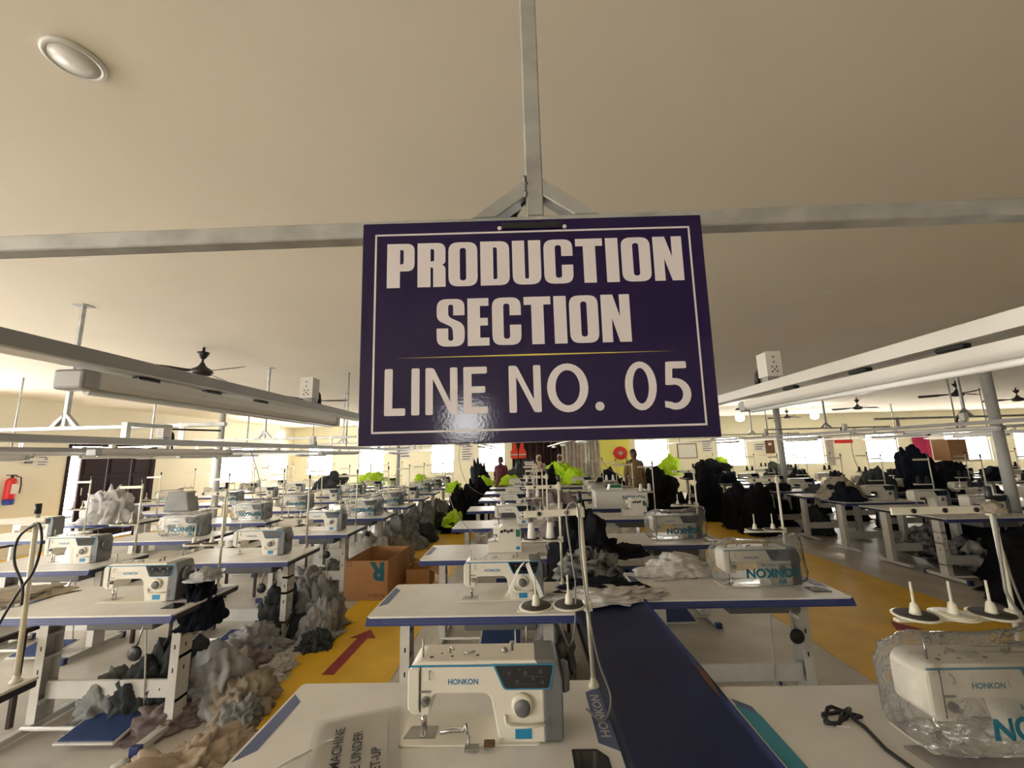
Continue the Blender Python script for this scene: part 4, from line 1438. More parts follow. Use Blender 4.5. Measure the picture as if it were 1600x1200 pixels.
# dark garments on the right
DG = 'dark garment piles along the wide aisle'
for m, sd, lc, sz, lb in [
    ('cloth_black', 1, (4.70, 8.65, 0.0), (.32, .30, .75), 'black garment pile hanging to the floor at the edge of the wide aisle'),
    ('cloth_black', 2, (4.75, 9.35, 0.0), (.36, .34, .85), 'black garments heaped on top of the pile at the wide aisle'),
    ('cloth_black', 3, (4.6, 10.6, 0.0), (.36, .45, 1.0), 'black garment pile further along the wide aisle'),
    ('cloth_black', 4, (3.7, 12.0, 0.0), (.50, .50, 1.0), 'black garment pile right of the standing woman'),
    ('cloth_navy', 5, (2.45, 12.0, 0.5), (.40, .40, .55), 'navy garment heap left of the standing woman'),
    ('cloth_black', 6, (3.6, 9.7, 0.0), (.22, .22, .55), 'black garment bundle on the yellow floor of the wide aisle'),
    ('cloth_black', 7, (5.9, 5.05, 0.0), (.55, .40, .62), 'black garment heap under the nearest dark table, by the cone stand'),
    ('cloth_black', 8, (5.35, 4.5, 0.0), (.42, .42, .50), 'black garment heap on the floor behind the three-disc stand'),
    ('cloth_black', 9, (6.9, 6.6, 0.0), (.60, .40, .6), 'black garments under the tables beside the thick column'),
    ('cloth_mottled', 1, (5.95, 6.55, 0.1), (.38, .25, .30), 'black and white cloth under the second dark table'),
    ('cloth_mottled', 2, (5.9, 5.85, 0.1), (.30, .22, .32), 'black and white cloth under the first dark table'),
    ('cloth_black', 2, (7.5, 5.72, 0.0), (.40, .22, .75), 'black garments piled right of the thick column'),
    ('cloth_black', 3, (9.0, 7.0, 0.0), (.40, .36, .85), 'black garments piled high on the dark rows right of the column'),
    ('cloth_navy', 4, (7.70, 8.5, ZT), (.28, .24, .72), 'dark bundle standing beside the brown carton on the dark rows'),
    ('cloth_black', 5, (8.25, 8.28, ZT), (.24, .22, .50), 'black garment heap carrying the brown carton on the dark rows'),
    ('cloth_charcoal', 5, (7.0, 8.5, ZT), (.30, .22, .36), 'charcoal garment bundle left of the dark bundle and carton'),
    ('cloth_black', 6, (9.5, 9.6, 0.0), (.42, .40, .85), 'black garment pile on far dark tables beyond the carton'),
    ('cloth_black', 7, (7.2, 11.25, 0.0), (.40, .28, .95), 'black garment pile over the far dark tables near the round column'),
    ('cloth_olive', 8, (7.6, 12.5, 0.0), (.50, .35, 1.05), 'olive garment mound near the right of the round column'),
    ('neon', 9, (6.3, 13.4, 0.80), (.25, .25, .55), 'neon yellow garment standing near the framed board'),
    ('neon', 1, (4.9, 14.2, 0.85), (.5, .3, .5), 'neon yellow heap below the framed board'),
    ('cloth_black', 4, (5.6, 12.8, 0.78), (.50, .40, .50), 'black garment heap left of the round column'),
    ('cloth_tan', 5, (5.5, 7.45, 0.78), (.30, .24, .30), 'tan cloth slumped over the end of the third dark table'),
    ('cloth_charcoal', 7, (6.0, 8.4, 0.78), (.50, .22, .16), 'charcoal cloth on the fourth dark table'),
    ('cloth_black', 1, (11.5, 8.3, 0.78), (.40, .22, .34), 'black garments on the farthest dark rows'),
    ('cloth_black', 2, (13.1, 9.9, 0.78), (.45, .25, .36), 'black garments on the farthest dark rows by the windows'),
]:
    lump(m, sd, lc, sz, lb, rz=sd * .7, group=DG)

rk = random.Random(11)  # black garment clutter, extra lumps added to block light and darken these rows
for key, x0, ys, ph in ROWS:
    if key not in 'GHIJ':
        continue
    for k, y in enumerate(ys):
        if not (key == 'G' and k < 3):
            lump(('cloth_black', 'cloth_navy', 'cloth_black', 'cloth_charcoal')[k % 4], 1 + (k * 3 + ord(key)) % 9, (x0 + rk.uniform(.5, .72), y + .64, 0.0), (.24, .18, rk.uniform(.38, .55)),
                 'added dark garment heap under %s table of %s' % (ORD[k], ph), rk.uniform(0, .4), 'dark garment heaps added to block light under the right rows')
        if k % 2 == 0 and not (key == 'G' and k < 2):
            lump(('cloth_black', 'cloth_navy')[k % 4 // 2], 1 + (k * 5 + ord(key)) % 9, (x0 + rk.uniform(.2, .34), y + .3, ZT), (.24, .20, rk.uniform(.14, .28)),
                 'added dark garment bundle on %s table of %s' % (ORD[k], ph), rk.uniform(0, 3), 'dark garment bundles added to darken the right rows')

# ------------------------------------------------------------------ centre trough: blue vinyl, cloth, bins
def vinyl(u, v):
    x = 0.275 + (0.733 - 0.275) * u
    y = 0.75 + 2.30 * v
    z = ZT + 0.006 - 0.020 * sin(PI * u) + 0.004 * noise.noise(Vector((x * 6, y * 2.5, 0)))
    if v > 0.93:
        z -= (v - 0.93) * 1.2
    return (x, y, z)


drape('vinyl_blue', vinyl, 14, 60, 'long navy blue vinyl sheet covering the trough between front machine and wrapped machine', 'vinyl_sheet', 'trough sheet', 0.004)
tear = MB().m('brown_print')
tear.prism(fillet([(0, 0), (0.018, 0.10), (0.022, 0.20), (0.006, 0.26), (-0.004, 0.14)], 2), 0, 0.0015, 'z')
t_ = tear.build('sheet_tear'); t_.location = (0.706, 1.70, ZT + 0.0075); tag(t_, 'brown torn patch on the edge of the navy vinyl sheet', 'torn patch')


def trough(x0, x1, y0, y1, label, z=0.60):
    r = thing('trough_frame', label, 'trough frame', (0, 0, 0), 0, 'dark steel trough frames between the rows')
    for x in (x0, x1):
        MB().m('brown_steel').box(x - 0.014, y0, z - 0.03, x + 0.014, y1, z).build('rail', r)
    n = int((y1 - y0) / 1.25)
    for k in range(n + 1):
        y = y0 + 0.1 + (y1 - y0 - 0.2) * k / n
        for x in (x0, x1):
            MB().m('brown_steel').box(x - 0.013, y - 0.013, 0, x + 0.013, y + 0.013, z - 0.03).build('leg', r)
        MB().m('brown_steel').box(x0 + 0.014, y - 0.012, z - 0.06, x1 - 0.014, y + 0.012, z - 0.035).build('cross_rail', r)
    MB().m('leg_white').box(x0 + 0.02, y0, z - 0.034, x1 - 0.02, y1, z - 0.028).build('tray_board', r)
    return r


trough(-3.80, -3.43, 1.6, 13.0, 'dark brown steel trough rails between the first two rows left of narrow aisle')
trough(0.33, 0.72, 0.9, 11.5, 'dark steel trough frame under the navy vinyl sheet')
trough(-7.60, -7.30, 4.2, 12.0, 'dark steel rails beside the third row near the door')
trough(6.45, 6.78, 4.6, 13.0, 'dark steel trough frame among the dark machine rows')

bn = thing('storage_bin', 'deep blue plastic bin under the black and white cloth in the trough', 'bin', (0.53, 3.95, ZT - 0.17))
b_ = MB().m('deep_blue_plastic')
for (a, b, c, d) in ((-.2, -.3, -.19, .3), (.19, -.3, .2, .3), (-.19, -.3, .19, -.29), (-.19, .29, .19, .3)):
    b_.box(a, b, 0, c, d, 0.17)
b_.box(-.2, -.3, -0.004, .2, .3, 0)
b_.build('tub', bn)
MB().m('deep_blue_plastic').box(-.215, -.315, 0.165, .215, -.30, 0.18, 0.003).box(-.215, .30, 0.165, .215, .315, 0.18, 0.003).build('rim', bn)
TG = 'cloth lying in the centre trough'
lump('cloth_black', 3, (0.50, 3.85, ZT - 0.16), (.28, .36, .46), 'black shiny garment heap in the deep blue bin', 0.2, TG, sub=5)
lump('cloth_mottled', 4, (0.55, 3.60, ZT - 0.10), (.25, .20, .19), 'black and white cloth tumbling over the near edge of the blue bin', 0.5, TG, sub=5)
lump('cloth_black', 8, (0.85, 3.95, ZT), (.20, .16, .07), 'black cloth tail lying on the overlock table edge', 0.1, TG, sub=4)
lump('cloth_white', 6, (0.52, 2.82, ZT + 0.003), (.30, .13, .045), 'white fabric band lying across the far end of the navy sheet', 0.12, TG, sub=5)
lump('cloth_navy', 5, (0.50, 2.98, ZT + 0.003), (.24, .12, .05), 'navy folded cloth just behind the white fabric band', 0.05, TG, sub=5)
lump('cloth_mauve', 7, (0.47, 5.3, ZT - 0.17), (.26, .40, .24), 'mauve cloth bundle in the trough beyond the blue bin', 0.3, TG)
lump('cloth_white', 9, (0.52, 6.2, ZT - 0.17), (.28, .40, .30), 'whitish cloth bundle in the trough further back', 0.6, TG)
lump('cloth_mauve', 2, (0.50, 7.6, ZT - 0.17), (.30, .50, .40), 'mauve and grey cloth bundle at the far end of the centre trough', 0.6, TG)
for k, (m, sd, y, q) in enumerate((('cloth_grey', 1, 2.2, .16), ('cloth_white', 2, 2.55, .18), ('cloth_mottled', 3, 3.0, .2), ('cloth_grey', 4, 3.4, .2))):
    lump(m, sd, (0.16, y, 0.0), (.15, q, .36), '%s cloth bundle on the floor beside the trough legs, %s from the front' % (m.split('_')[1], ORD[k]), k, 'cloth bundles under the centre trough')
# cream plastic wrap lying on the second table left of the wide aisle
lump('cloth_white', 12, (1.12, 3.27, ZT), (.26, .10, .11), 'cream crumpled wrap lying at the back edge of the second wrapped-machine table', 0.1, sub=5)
# cabinet-like cover and printed carton on a far table of the wrapped row
cb = thing('machine_crate', 'large pale grey crate on a table of the wrapped machine row', 'crate', (1.18, 6.98, ZT))
MB().m('fixture_white').box(0, 0.02, 0, 0.85, 0.42, 0.26, 0.006).build('body', cb)
MB().m('fixture_white').box(-0.01, 0.01, 0.262, 0.86, 0.43, 0.276, 0.003).build('lid', cb)
tx = MB().m('teal_print'); put_text(tx, 'HONKON', (0.80, 0.018, 0.19), (-1, 0, 0), (0, 0, -1), 0.07, 0.36, 0.03); tx.build('printed_lettering', cb, False)
gb = thing('green_topped_box', 'small white box with a green top on the pale grey crate', 'box', (1.42, 7.12, ZT + 0.2765))
MB().m('fixture_white').prism([(0, 0), (0.24, 0), (0.22, 0.085), (0.03, 0.085)], 0, 0.16, 'y').build('body', gb)
MB().m('machine_green').prism([(0.035, 0.0855), (0.215, 0.0855), (0.222, 0.03), (0.03, 0.03)], -0.002, -0.0002, 'y').build('green_face', gb)

# ------------------------------------------------------------------ cartons on the aisle
bx = thing('cardboard_box', 'large open brown carton printed with a teal letter R, on the aisle', 'box', (-2.21, 5.24, 0.004), -0.05)
BW, BD, BH = 0.54, 0.82, 0.45
t = 0.006
MB().m('carton').box(0, 0, 0, BW, t, BH).build('front_panel', bx)
MB().m('carton').box(0, BD - t, 0, BW, BD, BH).build('rear_panel', bx)
MB().m('carton').box(0, t, 0, t, BD - t, BH).build('side_panel', bx)
sp = MB().m('carton').box(BW - t, t, 0, BW, BD - t, BH).build('side_panel', bx)
MB().m('carton_inside').lathe([(0.032, 0.0), (0.034, 0.0012), (0.026, 0.0012)], (BW, 0.42, 0.27), 'x', 16).build('hand_hole', sp)
MB().m('carton_inside').box(t, t, 0, BW - t, BD - t, 0.006).build('bottom_panel', bx)
tx = MB().m('teal_print')
put_text(tx, 'R', (0.495, -0.0008, 0.435), (-1, 0, 0), (0, 0, -1), 0.215, 0.185, 0.05)
tx.build('printed_initial', bx, False)
tx = MB().m('brown_print')
put_text(tx, 'ROSEW', (0.505, -0.0008, 0.078), (-1, 0, 0), (0, 0, -1), 0.040, 0.21, 0.0)
tx.build('printed_lettering', bx, False)
tx = MB().m('brown_print')
for zz in (0.38, 0.42):
    for q in range(2):
        a = 0.035 + 0.035 * q
        for (p0, p1, p2, p3) in ((0, 0, .022, .003), (0, .012, .022, .015), (0, .024, .022, .027), (0, 0, .003, .027)):
            tx.quad((a + p0, -0.0008, zz + p1), (a + p2, -0.0008, zz + p1), (a + p2, -0.0008, zz + p3), (a + p0, -0.0008, zz + p3))
tx.build('handling_symbols', bx, False)

sb = thing('cardboard_box', 'small open brown carton with a raised flap behind the second front table', 'box', (-1.56, 5.62, 0.004), 0.02)
W2, D2, H2 = 0.30, 0.36, 0.24
MB().m('carton').box(0, 0, 0, W2, t, H2).build('front_panel', sb)
MB().m('carton').box(0, D2 - t, 0, W2, D2, H2).build('rear_panel', sb)
MB().m('carton').box(0, t, 0, t, D2 - t, H2).build('side_panel', sb)
MB().m('carton').box(W2 - t, t, 0, W2, D2 - t, H2).build('side_panel', sb)
MB().m('carton_inside').box(t, t, 0, W2 - t, D2 - t, 0.005).build('bottom_panel', sb)
fl = MB().m('carton')
fl.prism([(W2, H2), (W2 + 0.16, H2 - 0.09), (W2 + 0.155, H2 - 0.096), (W2, H2 - 0.008)], 0.01, D2 - 0.01, 'y')
fl.build('flap', sb)

cc = thing('cardboard_box', 'brown carton perched on dark garments, right of the dark bundle on the dark rows', 'box', (8.10, 8.10, 1.36))
MB().m('carton').box(0, 0, 0.08, 0.34, 0.32, 0.40).build('body', cc)
MB().m('carton').box(0.0, 0.0, 0.0, 0.34, 0.32, 0.0795).build('lower_tray', cc)

# ------------------------------------------------------------------ on the front table
sl = thing('document_sleeve', 'clear sleeve holding a paper notice about an idle machine, on the front table', 'notice', (-0.56, 1.44, ZT + 0.002), radians(18))
def sheet(x0, y0, x1, y1, z, m):
    mb = MB().m(m)
    n = 10
    g = [[mb.bm.verts.new((x0 + (x1 - x0) * i / n, y0 + (y1 - y0) * j / n, z + 0.004 * abs(noise.noise(Vector((i * .6, j * .5, 3)))))) for j in range(n + 1)] for i in range(n + 1)]
    fs = [mb.bm.faces.new([g[i][j], g[i + 1][j], g[i + 1][j + 1], g[i][j + 1]]) for i in range(n) for j in range(n)]
    mb._tag(fs, True)
    return mb
sheet(-0.125, -0.34, 0.105, 0.20, 0.001, 'paper').build('paper', sl)
sheet(-0.135, -0.35, 0.145, 0.215, 0.0045, 'sleeve_plastic').build('sleeve_film', sl)
tx = MB().m('ink')
put_text(tx, 'IDLE MACHINE', (-0.032, -0.165, 0.0105), (0, 1, 0), (-1, 0, 0), 0.030, 0.30, 0.012)
put_text(tx, 'LINE UNDER', (0.028, -0.155, 0.0105), (0, 1, 0), (-1, 0, 0), 0.030, 0.255, 0.012)
put_text(tx, 'SET-UP', (0.086, -0.125, 0.0105), (0, 1, 0), (-1, 0, 0), 0.030, 0.125, 0.012)
tx.build('notice_lettering', sl, False)
sc_ = MB().m('paper')
sc_.tube([(-0.80 + 0.02 * i, 1.30 + 0.05 * i - 0.003 * i * i, ZT + 0.004 + 0.004 * sin(i)) for i in range(9)], 0.0035, 6)
o = sc_.build('white_tape'); tag(o, 'curling strip of white tape left of the paper notice', 'tape')

# small hardware lying on the machine bed of the front machine
g1 = MB().m('steel')
g1.box(0, 0, 0, 0.045, 0.03, 0.004, 0.001).tube([(0.01, 0.02, 0.004), (0.012, 0.035, 0.018), (0.0, 0.05, 0.02)], 0.004, 6)
o = g1.build('fabric_guide'); o.location = (-0.21, 1.445, ZT + 0.0075); tag(o, 'small steel fabric guide lying on the front machine bed', 'fabric guide')
g2 = MB().m('brown_print').box(0, 0, 0, 0.035, 0.022, 0.012, 0.002)
o = g2.build('magnet_block'); o.location = (-0.15, 1.46, ZT + 0.0075); tag(o, 'small dark brown block beside the steel fabric guide', 'block')
g3 = MB().m('steel').tube([(0, 0, 0.008), (0.04, 0.004, 0.012), (0.075, 0.002, 0.012), (0.085, 0.0, 0.03), (0.09, -0.01, 0.008)], 0.006, 6)
o = g3.build('folder_attachment'); o.location = (-0.30, 1.525, ZT + 0.006); tag(o, 'steel folder attachment beside the presser foot of the front machine', 'attachment')

# scraps at the far left corner of the front table
o = MB().m('cable_black').tube([(-0.52, 1.90, ZT - 0.05), (-0.46, 1.92, ZT - 0.03), (-0.40, 1.93, ZT - 0.015), (-0.36, 1.93, ZT - 0.03)], 0.008, 8).build('cable_end'); tag(o, 'black strap end behind the front table', 'strap')
# white ribbon on the second machine
rb = MB().m('paper')
for pts in ([(0.0, 1.55 + 1.26, 1.02), (-0.05, 2.735, 0.98), (-0.10, 2.72, 0.88), (-0.125, 2.715, 0.83)], [(0.0, 2.80, 1.02), (0.03, 2.735, 0.95), (0.07, 2.72, 0.88), (0.09, 2.715, 0.82)]):
    for a, b in zip(pts, pts[1:]):
        w_ = Vector((0.012, 0, 0.006))
        rb.quad(Vector(a) - w_, Vector(a) + w_, Vector(b) + w_, Vector(b) - w_)
o = rb.build('white_ribbon'); tag(o, 'white ribbon hanging over the front of the second machine', 'ribbon')

# on the right front table
ts = MB().m('teal_sticker').prism([(0.742, 1.28), (0.80, 1.34), (0.80, 1.62), (0.742, 1.68)], ZT + 0.0006, ZT + 0.0014, 'z')
o = ts.build('teal_sticker'); tag(o, 'teal edge sticker on the front table, right of the navy sheet', 'sticker')
cd_ = MB().m('cable_black')
loop = [(1.05 + (0.046 + 0.0022 * a) * cos(a) + 0.012 * sin(2 * a), 1.595 + (0.027 + 0.0018 * a) * sin(a + 0.25 * a), ZT + 0.008 + 0.006 * sin(a * 3)) for a in [i * 0.45 for i in range(29)]]
tail = [(1.09, 1.585, ZT + 0.008), (1.095, 1.54, ZT + 0.007), (1.085, 1.49, ZT + 0.007), (1.075, 1.44, ZT + 0.007), (1.08, 1.39, ZT + 0.007), (1.085, 1.33, ZT + 0.008), (1.09, 1.22, ZT + 0.008), (1.10, 1.15, ZT + 0.008)]
cd_.tube(loop + tail, 0.0062, 8)
o = cd_.build('coiled_cord'); tag(o, 'black coiled cord on the front table beside the nearest wrapped machine', 'cord')
tg_ = MB().m('paper').prism(fillet([(0, 0, .006), (0.07, -0.02, .006), (0.08, 0.02, .006), (0.01, 0.045, .006)], 3), 0, 0.002, 'z')
o = tg_.build('white_tag'); o.location = (0.985, 1.565, ZT + 0.0012); tag(o, 'small white tag under the coiled black cord', 'tag')
bp_ = MB().m('steel').prism(fillet([(0, 0.12, .004), (0.02, 0.0, .02), (0.30, 0.0, .01), (0.30, 0.13, .01), (0.0, 0.13, .004)], 3), 0, 0.004, 'z', 0.001, 1)
o = bp_.build('slide_plate'); o.location = (1.145, 1.33, ZT + 0.0012); tag(o, 'grey steel plate sticking out under the nearest wrapped machine', 'plate')

# cables hanging on the thread stands
def cable(pts, r, label, m='cable_grey', n=8):
    # smooth the polyline a little
    P = [Vector(p) for p in pts]
    out = []
    for i in range(len(P) - 1):
        p0, p1, p2, p3 = P[max(i - 1, 0)], P[i], P[i + 1], P[min(i + 2, len(P) - 1)]
        for k in range(6):
            t = k / 6
            out.append(0.5 * ((2 * p1) + (p2 - p0) * t + (2 * p0 - 5 * p1 + 4 * p2 - p3) * t * t + (3 * p1 - p0 - 3 * p2 + p3) * t ** 3))
    out.append(P[-1])
    o = MB().m(m).tube(out, r, n).build('cable')
    tag(o, label, 'cable')
    return o


cable([(0.20, 1.80, 1.18), (0.178, 1.80, 1.38), (0.178, 1.80, 1.46), (0.205, 1.79, 1.49), (0.225, 1.79, 1.46), (0.226, 1.79, 1.30), (0.24, 1.78, 1.10), (0.27, 1.76, 0.90), (0.30, 1.70, 0.80), (0.25, 1.58, 0.792), (0.19, 1.56, 0.84)], 0.004, 'grey power cable looped over the front thread stand')
cable([(0.20, 1.80, 1.18), (0.19, 1.79, 1.02), (0.16, 1.74, 0.96), (0.12, 1.66, 1.07)], 0.003, 'thin grey cable from the front stand to the front machine')
cable([(1.735, 1.62, 1.44), (1.70, 1.60, 1.22), (1.705, 1.60, 1.15), (1.77, 1.60, 1.02), (1.82, 1.60, 0.80)], 0.005, 'grey cable hanging beside the three-disc stand')
cable([(1.76, 1.64, 1.30), (1.82, 1.68, 1.15), (1.86, 1.68, 1.0), (1.88, 1.66, 0.80)], 0.004, 'second grey cable on the far side of the three-disc stand')
lump('cloth_tan', 18, (1.735, 1.62, 1.44), (.04, .03, .035), 'knot of tape and cable on top of the three-disc stand', 0.4, name='tape_knot', cat='tape', sub=3)

# stand at the far left edge of the picture, with cable, on its own dark table
dt = thing('sewing_table', 'dark-edged table corner carrying the capped stand with a looped cable', 'sewing table', (-3.40, 1.35, 0))
MB().m('laminate').box(0, 0, ZT - 0.012, 1.23, 0.60, ZT, 0.002).build('tabletop', dt)
MB().m('dark_edge').box(0.002, 0.002, ZT - 0.042, 1.228, 0.598, ZT - 0.0125, 0.004).build('edge_band', dt)
for x in (0.13, 1.10):
    lg = MB().m('leg_white').box(x - 0.03, 0.245, 0.05, x + 0.03, 0.355, ZT - 0.042).build('leg', dt)
    MB().m('leg_white').box(x - 0.027, 0.03, 0.0, x + 0.027, 0.57, 0.05, 0.004).build('foot', lg)
ps = thing('thread_stand', 'capped thread stand pole with a looped black cable by the door-side rows', 'thread stand', (-2.215, 1.90, ZT + 0.0005))
MB().m('cream_plastic').cyl((0, 0, 0), (-0.025, 0, 0.72), 0.0095, n=10).build('pole', ps)
MB().m('black_plastic').cyl((-0.0243, 0, 0.70), (-0.026, 0, 0.745), 0.0115, n=10).build('cap', ps)
MB().m('cream_plastic').lathe([(0.022, 0.0), (0.02, 0.008), (0.012, 0.012), (0.011, 0.03)], n=14).build('base', ps)
MB().m('cream_plastic').box(-0.30, -0.012, 0.655, 0.03, -0.006, 0.683, 0.002).build('guide_arm', ps)
cable([(-2.24, 1.88, 1.42), (-2.19, 1.87, 1.44), (-2.165, 1.87, 1.36), (-2.18, 1.87, 1.24), (-2.24, 1.87, 1.14), (-2.30, 1.86, 0.98), (-2.31, 1.85, 0.80), (-2.36, 1.84, 0.79)], 0.005, 'black cable looped over the capped stand pole', 'cable_black')
cable([(-2.22, 1.88, 1.44), (-2.275, 1.87, 1.38), (-2.275, 1.87, 1.28), (-2.22, 1.87, 1.18), (-2.21, 1.87, 1.10)], 0.005, 'second loop of black cable on the capped stand pole', 'cable_black')
for k, pts in enumerate((
        [(-0.95, 6.4, 1.93), (-1.0, 6.5, 1.6), (-0.85, 6.6, 1.2), (-0.45, 6.9, 0.95)],
        [(-0.95, 5.1, 1.93), (-0.92, 4.9, 1.5), (-0.78, 4.7, 1.1), (-0.50, 4.45, 0.87), (-0.30, 4.18, 0.98)],
        [(-2.67, 4.0, 1.80), (-2.62, 4.1, 1.5), (-2.58, 4.1, 1.2), (-2.62, 4.25, 1.08)],
        [(-4.57, 6.0, 1.80), (-4.3, 6.2, 1.45), (-3.95, 6.4, 1.08)],
        [(5.45, 7.0, 1.88), (5.6, 7.2, 1.5), (5.8, 7.3, 1.05)],
        [(0.95, 5.5, 1.90), (1.1, 5.6, 1.5), (1.5, 5.8, 1.3)])):
    cable(pts, 0.004, '%s hanging machine cable dropping from the overhead trunking behind the front row' % ORD[k], 'cable_grey', 6)

# ------------------------------------------------------------------ things on the walls
ex = thing('fire_extinguisher', 'red fire extinguisher with blue base on the wall left of the brown door', 'fire extinguisher', (XL + 0.09, 7.72, 0.98))
MB().m('red_paint').lathe([(0.075, 0.10), (0.078, 0.12), (0.078, 0.42), (0.06, 0.47), (0.025, 0.50)], n=20).build('cylinder', ex)
MB().m('ext_blue').lathe([(0.07, 0.0), (0.079, 0.01), (0.079, 0.10)], n=20).build('base_band', ex)
MB().m('paper').box(0.0775, -0.05, 0.2, 0.081, 0.05, 0.38).build('instruction_label', ex)
MB().m('black_plastic').lathe([(0.02, 0.50), (0.02, 0.54)], n=10).box(-0.02, -0.09, 0.54, 0.02, 0.06, 0.555, 0.003).build('valve_handle', ex)
MB().m('black_plastic').tube([(0.02, 0.03, 0.53), (0.05, 0.10, 0.50), (0.05, 0.12, 0.35), (0.05, 0.11, 0.2)], 0.01, 8).build('hose', ex)
MB().m('steel').box(-0.088, -0.03, 0.3, -0.06, 0.03, 0.4).build('wall_bracket', ex)

ws = thing('emergency_light', 'small dark twin emergency light on the wall above the fire extinguisher', 'emergency light', (XL + 0.01, 7.98, 1.82))
MB().m('machine_grey').box(0, -0.05, -0.08, 0.07, 0.05, 0.08, 0.01).build('body', ws)
for s in (-1, 1):
    MB().m('machine_grey').lathe([(0.045, 0.0), (0.05, 0.03), (0.03, 0.06)], (0.05, 0.06 * s, 0.10), 'x', 14).build('lamp_head', ws)


def wall_paper(x, y, z, w_, h_, wall, label, m='paper', border=None, lines=0, title=None, cat='notice', name='wall_notice', lm='machine_grey'):
    r = thing(name, label, cat, (x, y, z), -PI / 2 if wall == 'L' else 0)
    if wall == 'L':
        r.rotation_euler.z = PI / 2
    d = -0.006
    MB().m(m).box(-w_ / 2, d, -h_ / 2, w_ / 2, -0.001, h_ / 2).build('sheet', r)
    if border:
        f = MB().m(border)
        q = 0.03
        f.box(-w_ / 2 - q, -0.02, -h_ / 2 - q, w_ / 2 + q, -0.001, -h_ / 2).box(-w_ / 2 - q, -0.02, h_ / 2, w_ / 2 + q, -0.001, h_ / 2 + q)
        f.box(-w_ / 2 - q, -0.02, -h_ / 2, -w_ / 2, -0.001, h_ / 2).box(w_ / 2, -0.02, -h_ / 2, w_ / 2 + q, -0.001, h_ / 2)
        f.build('frame', r)
    if lines:
        g = MB().m(lm)
        for k in range(lines):
            zz = h_ / 2 - h_ * (k + 0.9) / (lines + 0.8)
            g.quad((-w_ * .38, d - 0.0006, zz), (w_ * (.38 - .1 * (k % 3)), d - 0.0006, zz), (w_ * (.38 - .1 * (k % 3)), d - 0.0006, zz + h_ / lines * .32), (-w_ * .38, d - 0.0006, zz + h_ / lines * .32))
        g.build('printed_lines', r)
    if title:
        g = MB().m('red_paint')
        g.box(-w_ / 2, d - 0.001, h_ / 2 - title, w_ / 2, d, h_ / 2)
        g.build('title_band', r)
    return r


wall_paper(XL, 8.25, 1.80, 0.22, 0.28, 'L', 'small faded paper notice on the wall beside the brown door', lines=5)
wall_paper(XL, 15.9, 1.75, 0.55, 1.1, 'L', 'tall paper notice with a red heading between the left windows', lines=9, title=0.14)
wall_paper(-5.0, YB, 1.85, 0.5, 0.55, 'B', 'small dark printed notice on the back wall, left of the column', lines=4, lm='ink')
wall_paper(-2.35, YB, 1.75, 0.55, 0.7, 'B', 'pale printed notice between two bright back windows', lines=6)
wall_paper(6.85, YB, 1.62, 0.75, 0.55, 'B', 'brown framed pale board on the yellow back wall', border='brown_print', cat='framed board', name='framed_board')
wall_paper(9.85, YB, 1.70, 0.5, 0.35, 'B', 'small pale notice just left of the round column', lines=3)
wall_paper(13.3, YB, 1.85, 0.75, 0.14, 'B', 'long red strip notice on the back wall right of the round column', m='red_paint')
wall_paper(7.7, YB, 1.78, 0.5, 0.5, 'B', 'grey lined notice beside the brown framed board', lines=5)
pn_ = wall_paper(3.85, YB, 1.45, 1.25, 1.5, 'B', 'yellowish back wall painted brighter where lit, behind the red hose reel', m='lit_wall_yellow', cat='lit wall patch', name='lit_wall_patch')  # thin patch painting the lit stretch of the yellowish wall
rl = thing('hose_reel', 'round red hose reel on the painted lit patch of yellow wall', 'hose reel', (4.05, YB - 0.007, 1.60))
MB().m('red_paint').lathe([(0.24, -0.02), (0.27, -0.03), (0.27, -0.16), (0.24, -0.17), (0.10, -0.165), (0.09, -0.18), (0.05, -0.18)], (0, 0, 0), 'y', 32).build('drum', rl)
MB().m('steel').lathe([(0.09, -0.181), (0.09, -0.186), (0.03, -0.19)], (0, 0, 0), 'y', 18).build('hub', rl)
MB().m('cable_black').tube([(0.20, -0.08, -0.15), (0.26, -0.10, -0.3), (0.24, -0.10, -0.5), (0.12, -0.10, -0.52), (0.08, -0.09, -0.4)], 0.016, 8).build('hose', rl)
MB().m('red_paint').box(-0.30, -0.06, -0.02, -0.24, -0.005, 0.02).box(-0.02, -0.05, -0.05, 0.02, -0.003, 0.05).build('bracket', rl)
sw = thing('switch_panel', 'dark reddish switch panel on the back wall by the round column', 'switch panel', (10.25, YB, 1.72))
MB().m('brown_print').box(-0.17, -0.08, -0.28, 0.17, -0.001, 0.28, 0.01).build('body', sw)
MB().m('paper').box(-0.08, -0.083, 0.05, 0.05, -0.08, 0.15).build('label_plate', sw)

# dark curtain and printed curtain at the back wall
def hang_cloth(x0, x1, z0, z1, y, m, label, amp=0.03, folds=7):
    return drape(m, lambda u, v: (x0 + (x1 - x0) * u, y + amp * sin(u * folds * 2 * PI) - amp + 0.022, z1 + (z0 - z1) * v), 70, 4, label, 'curtain', 'curtain', 0.006)


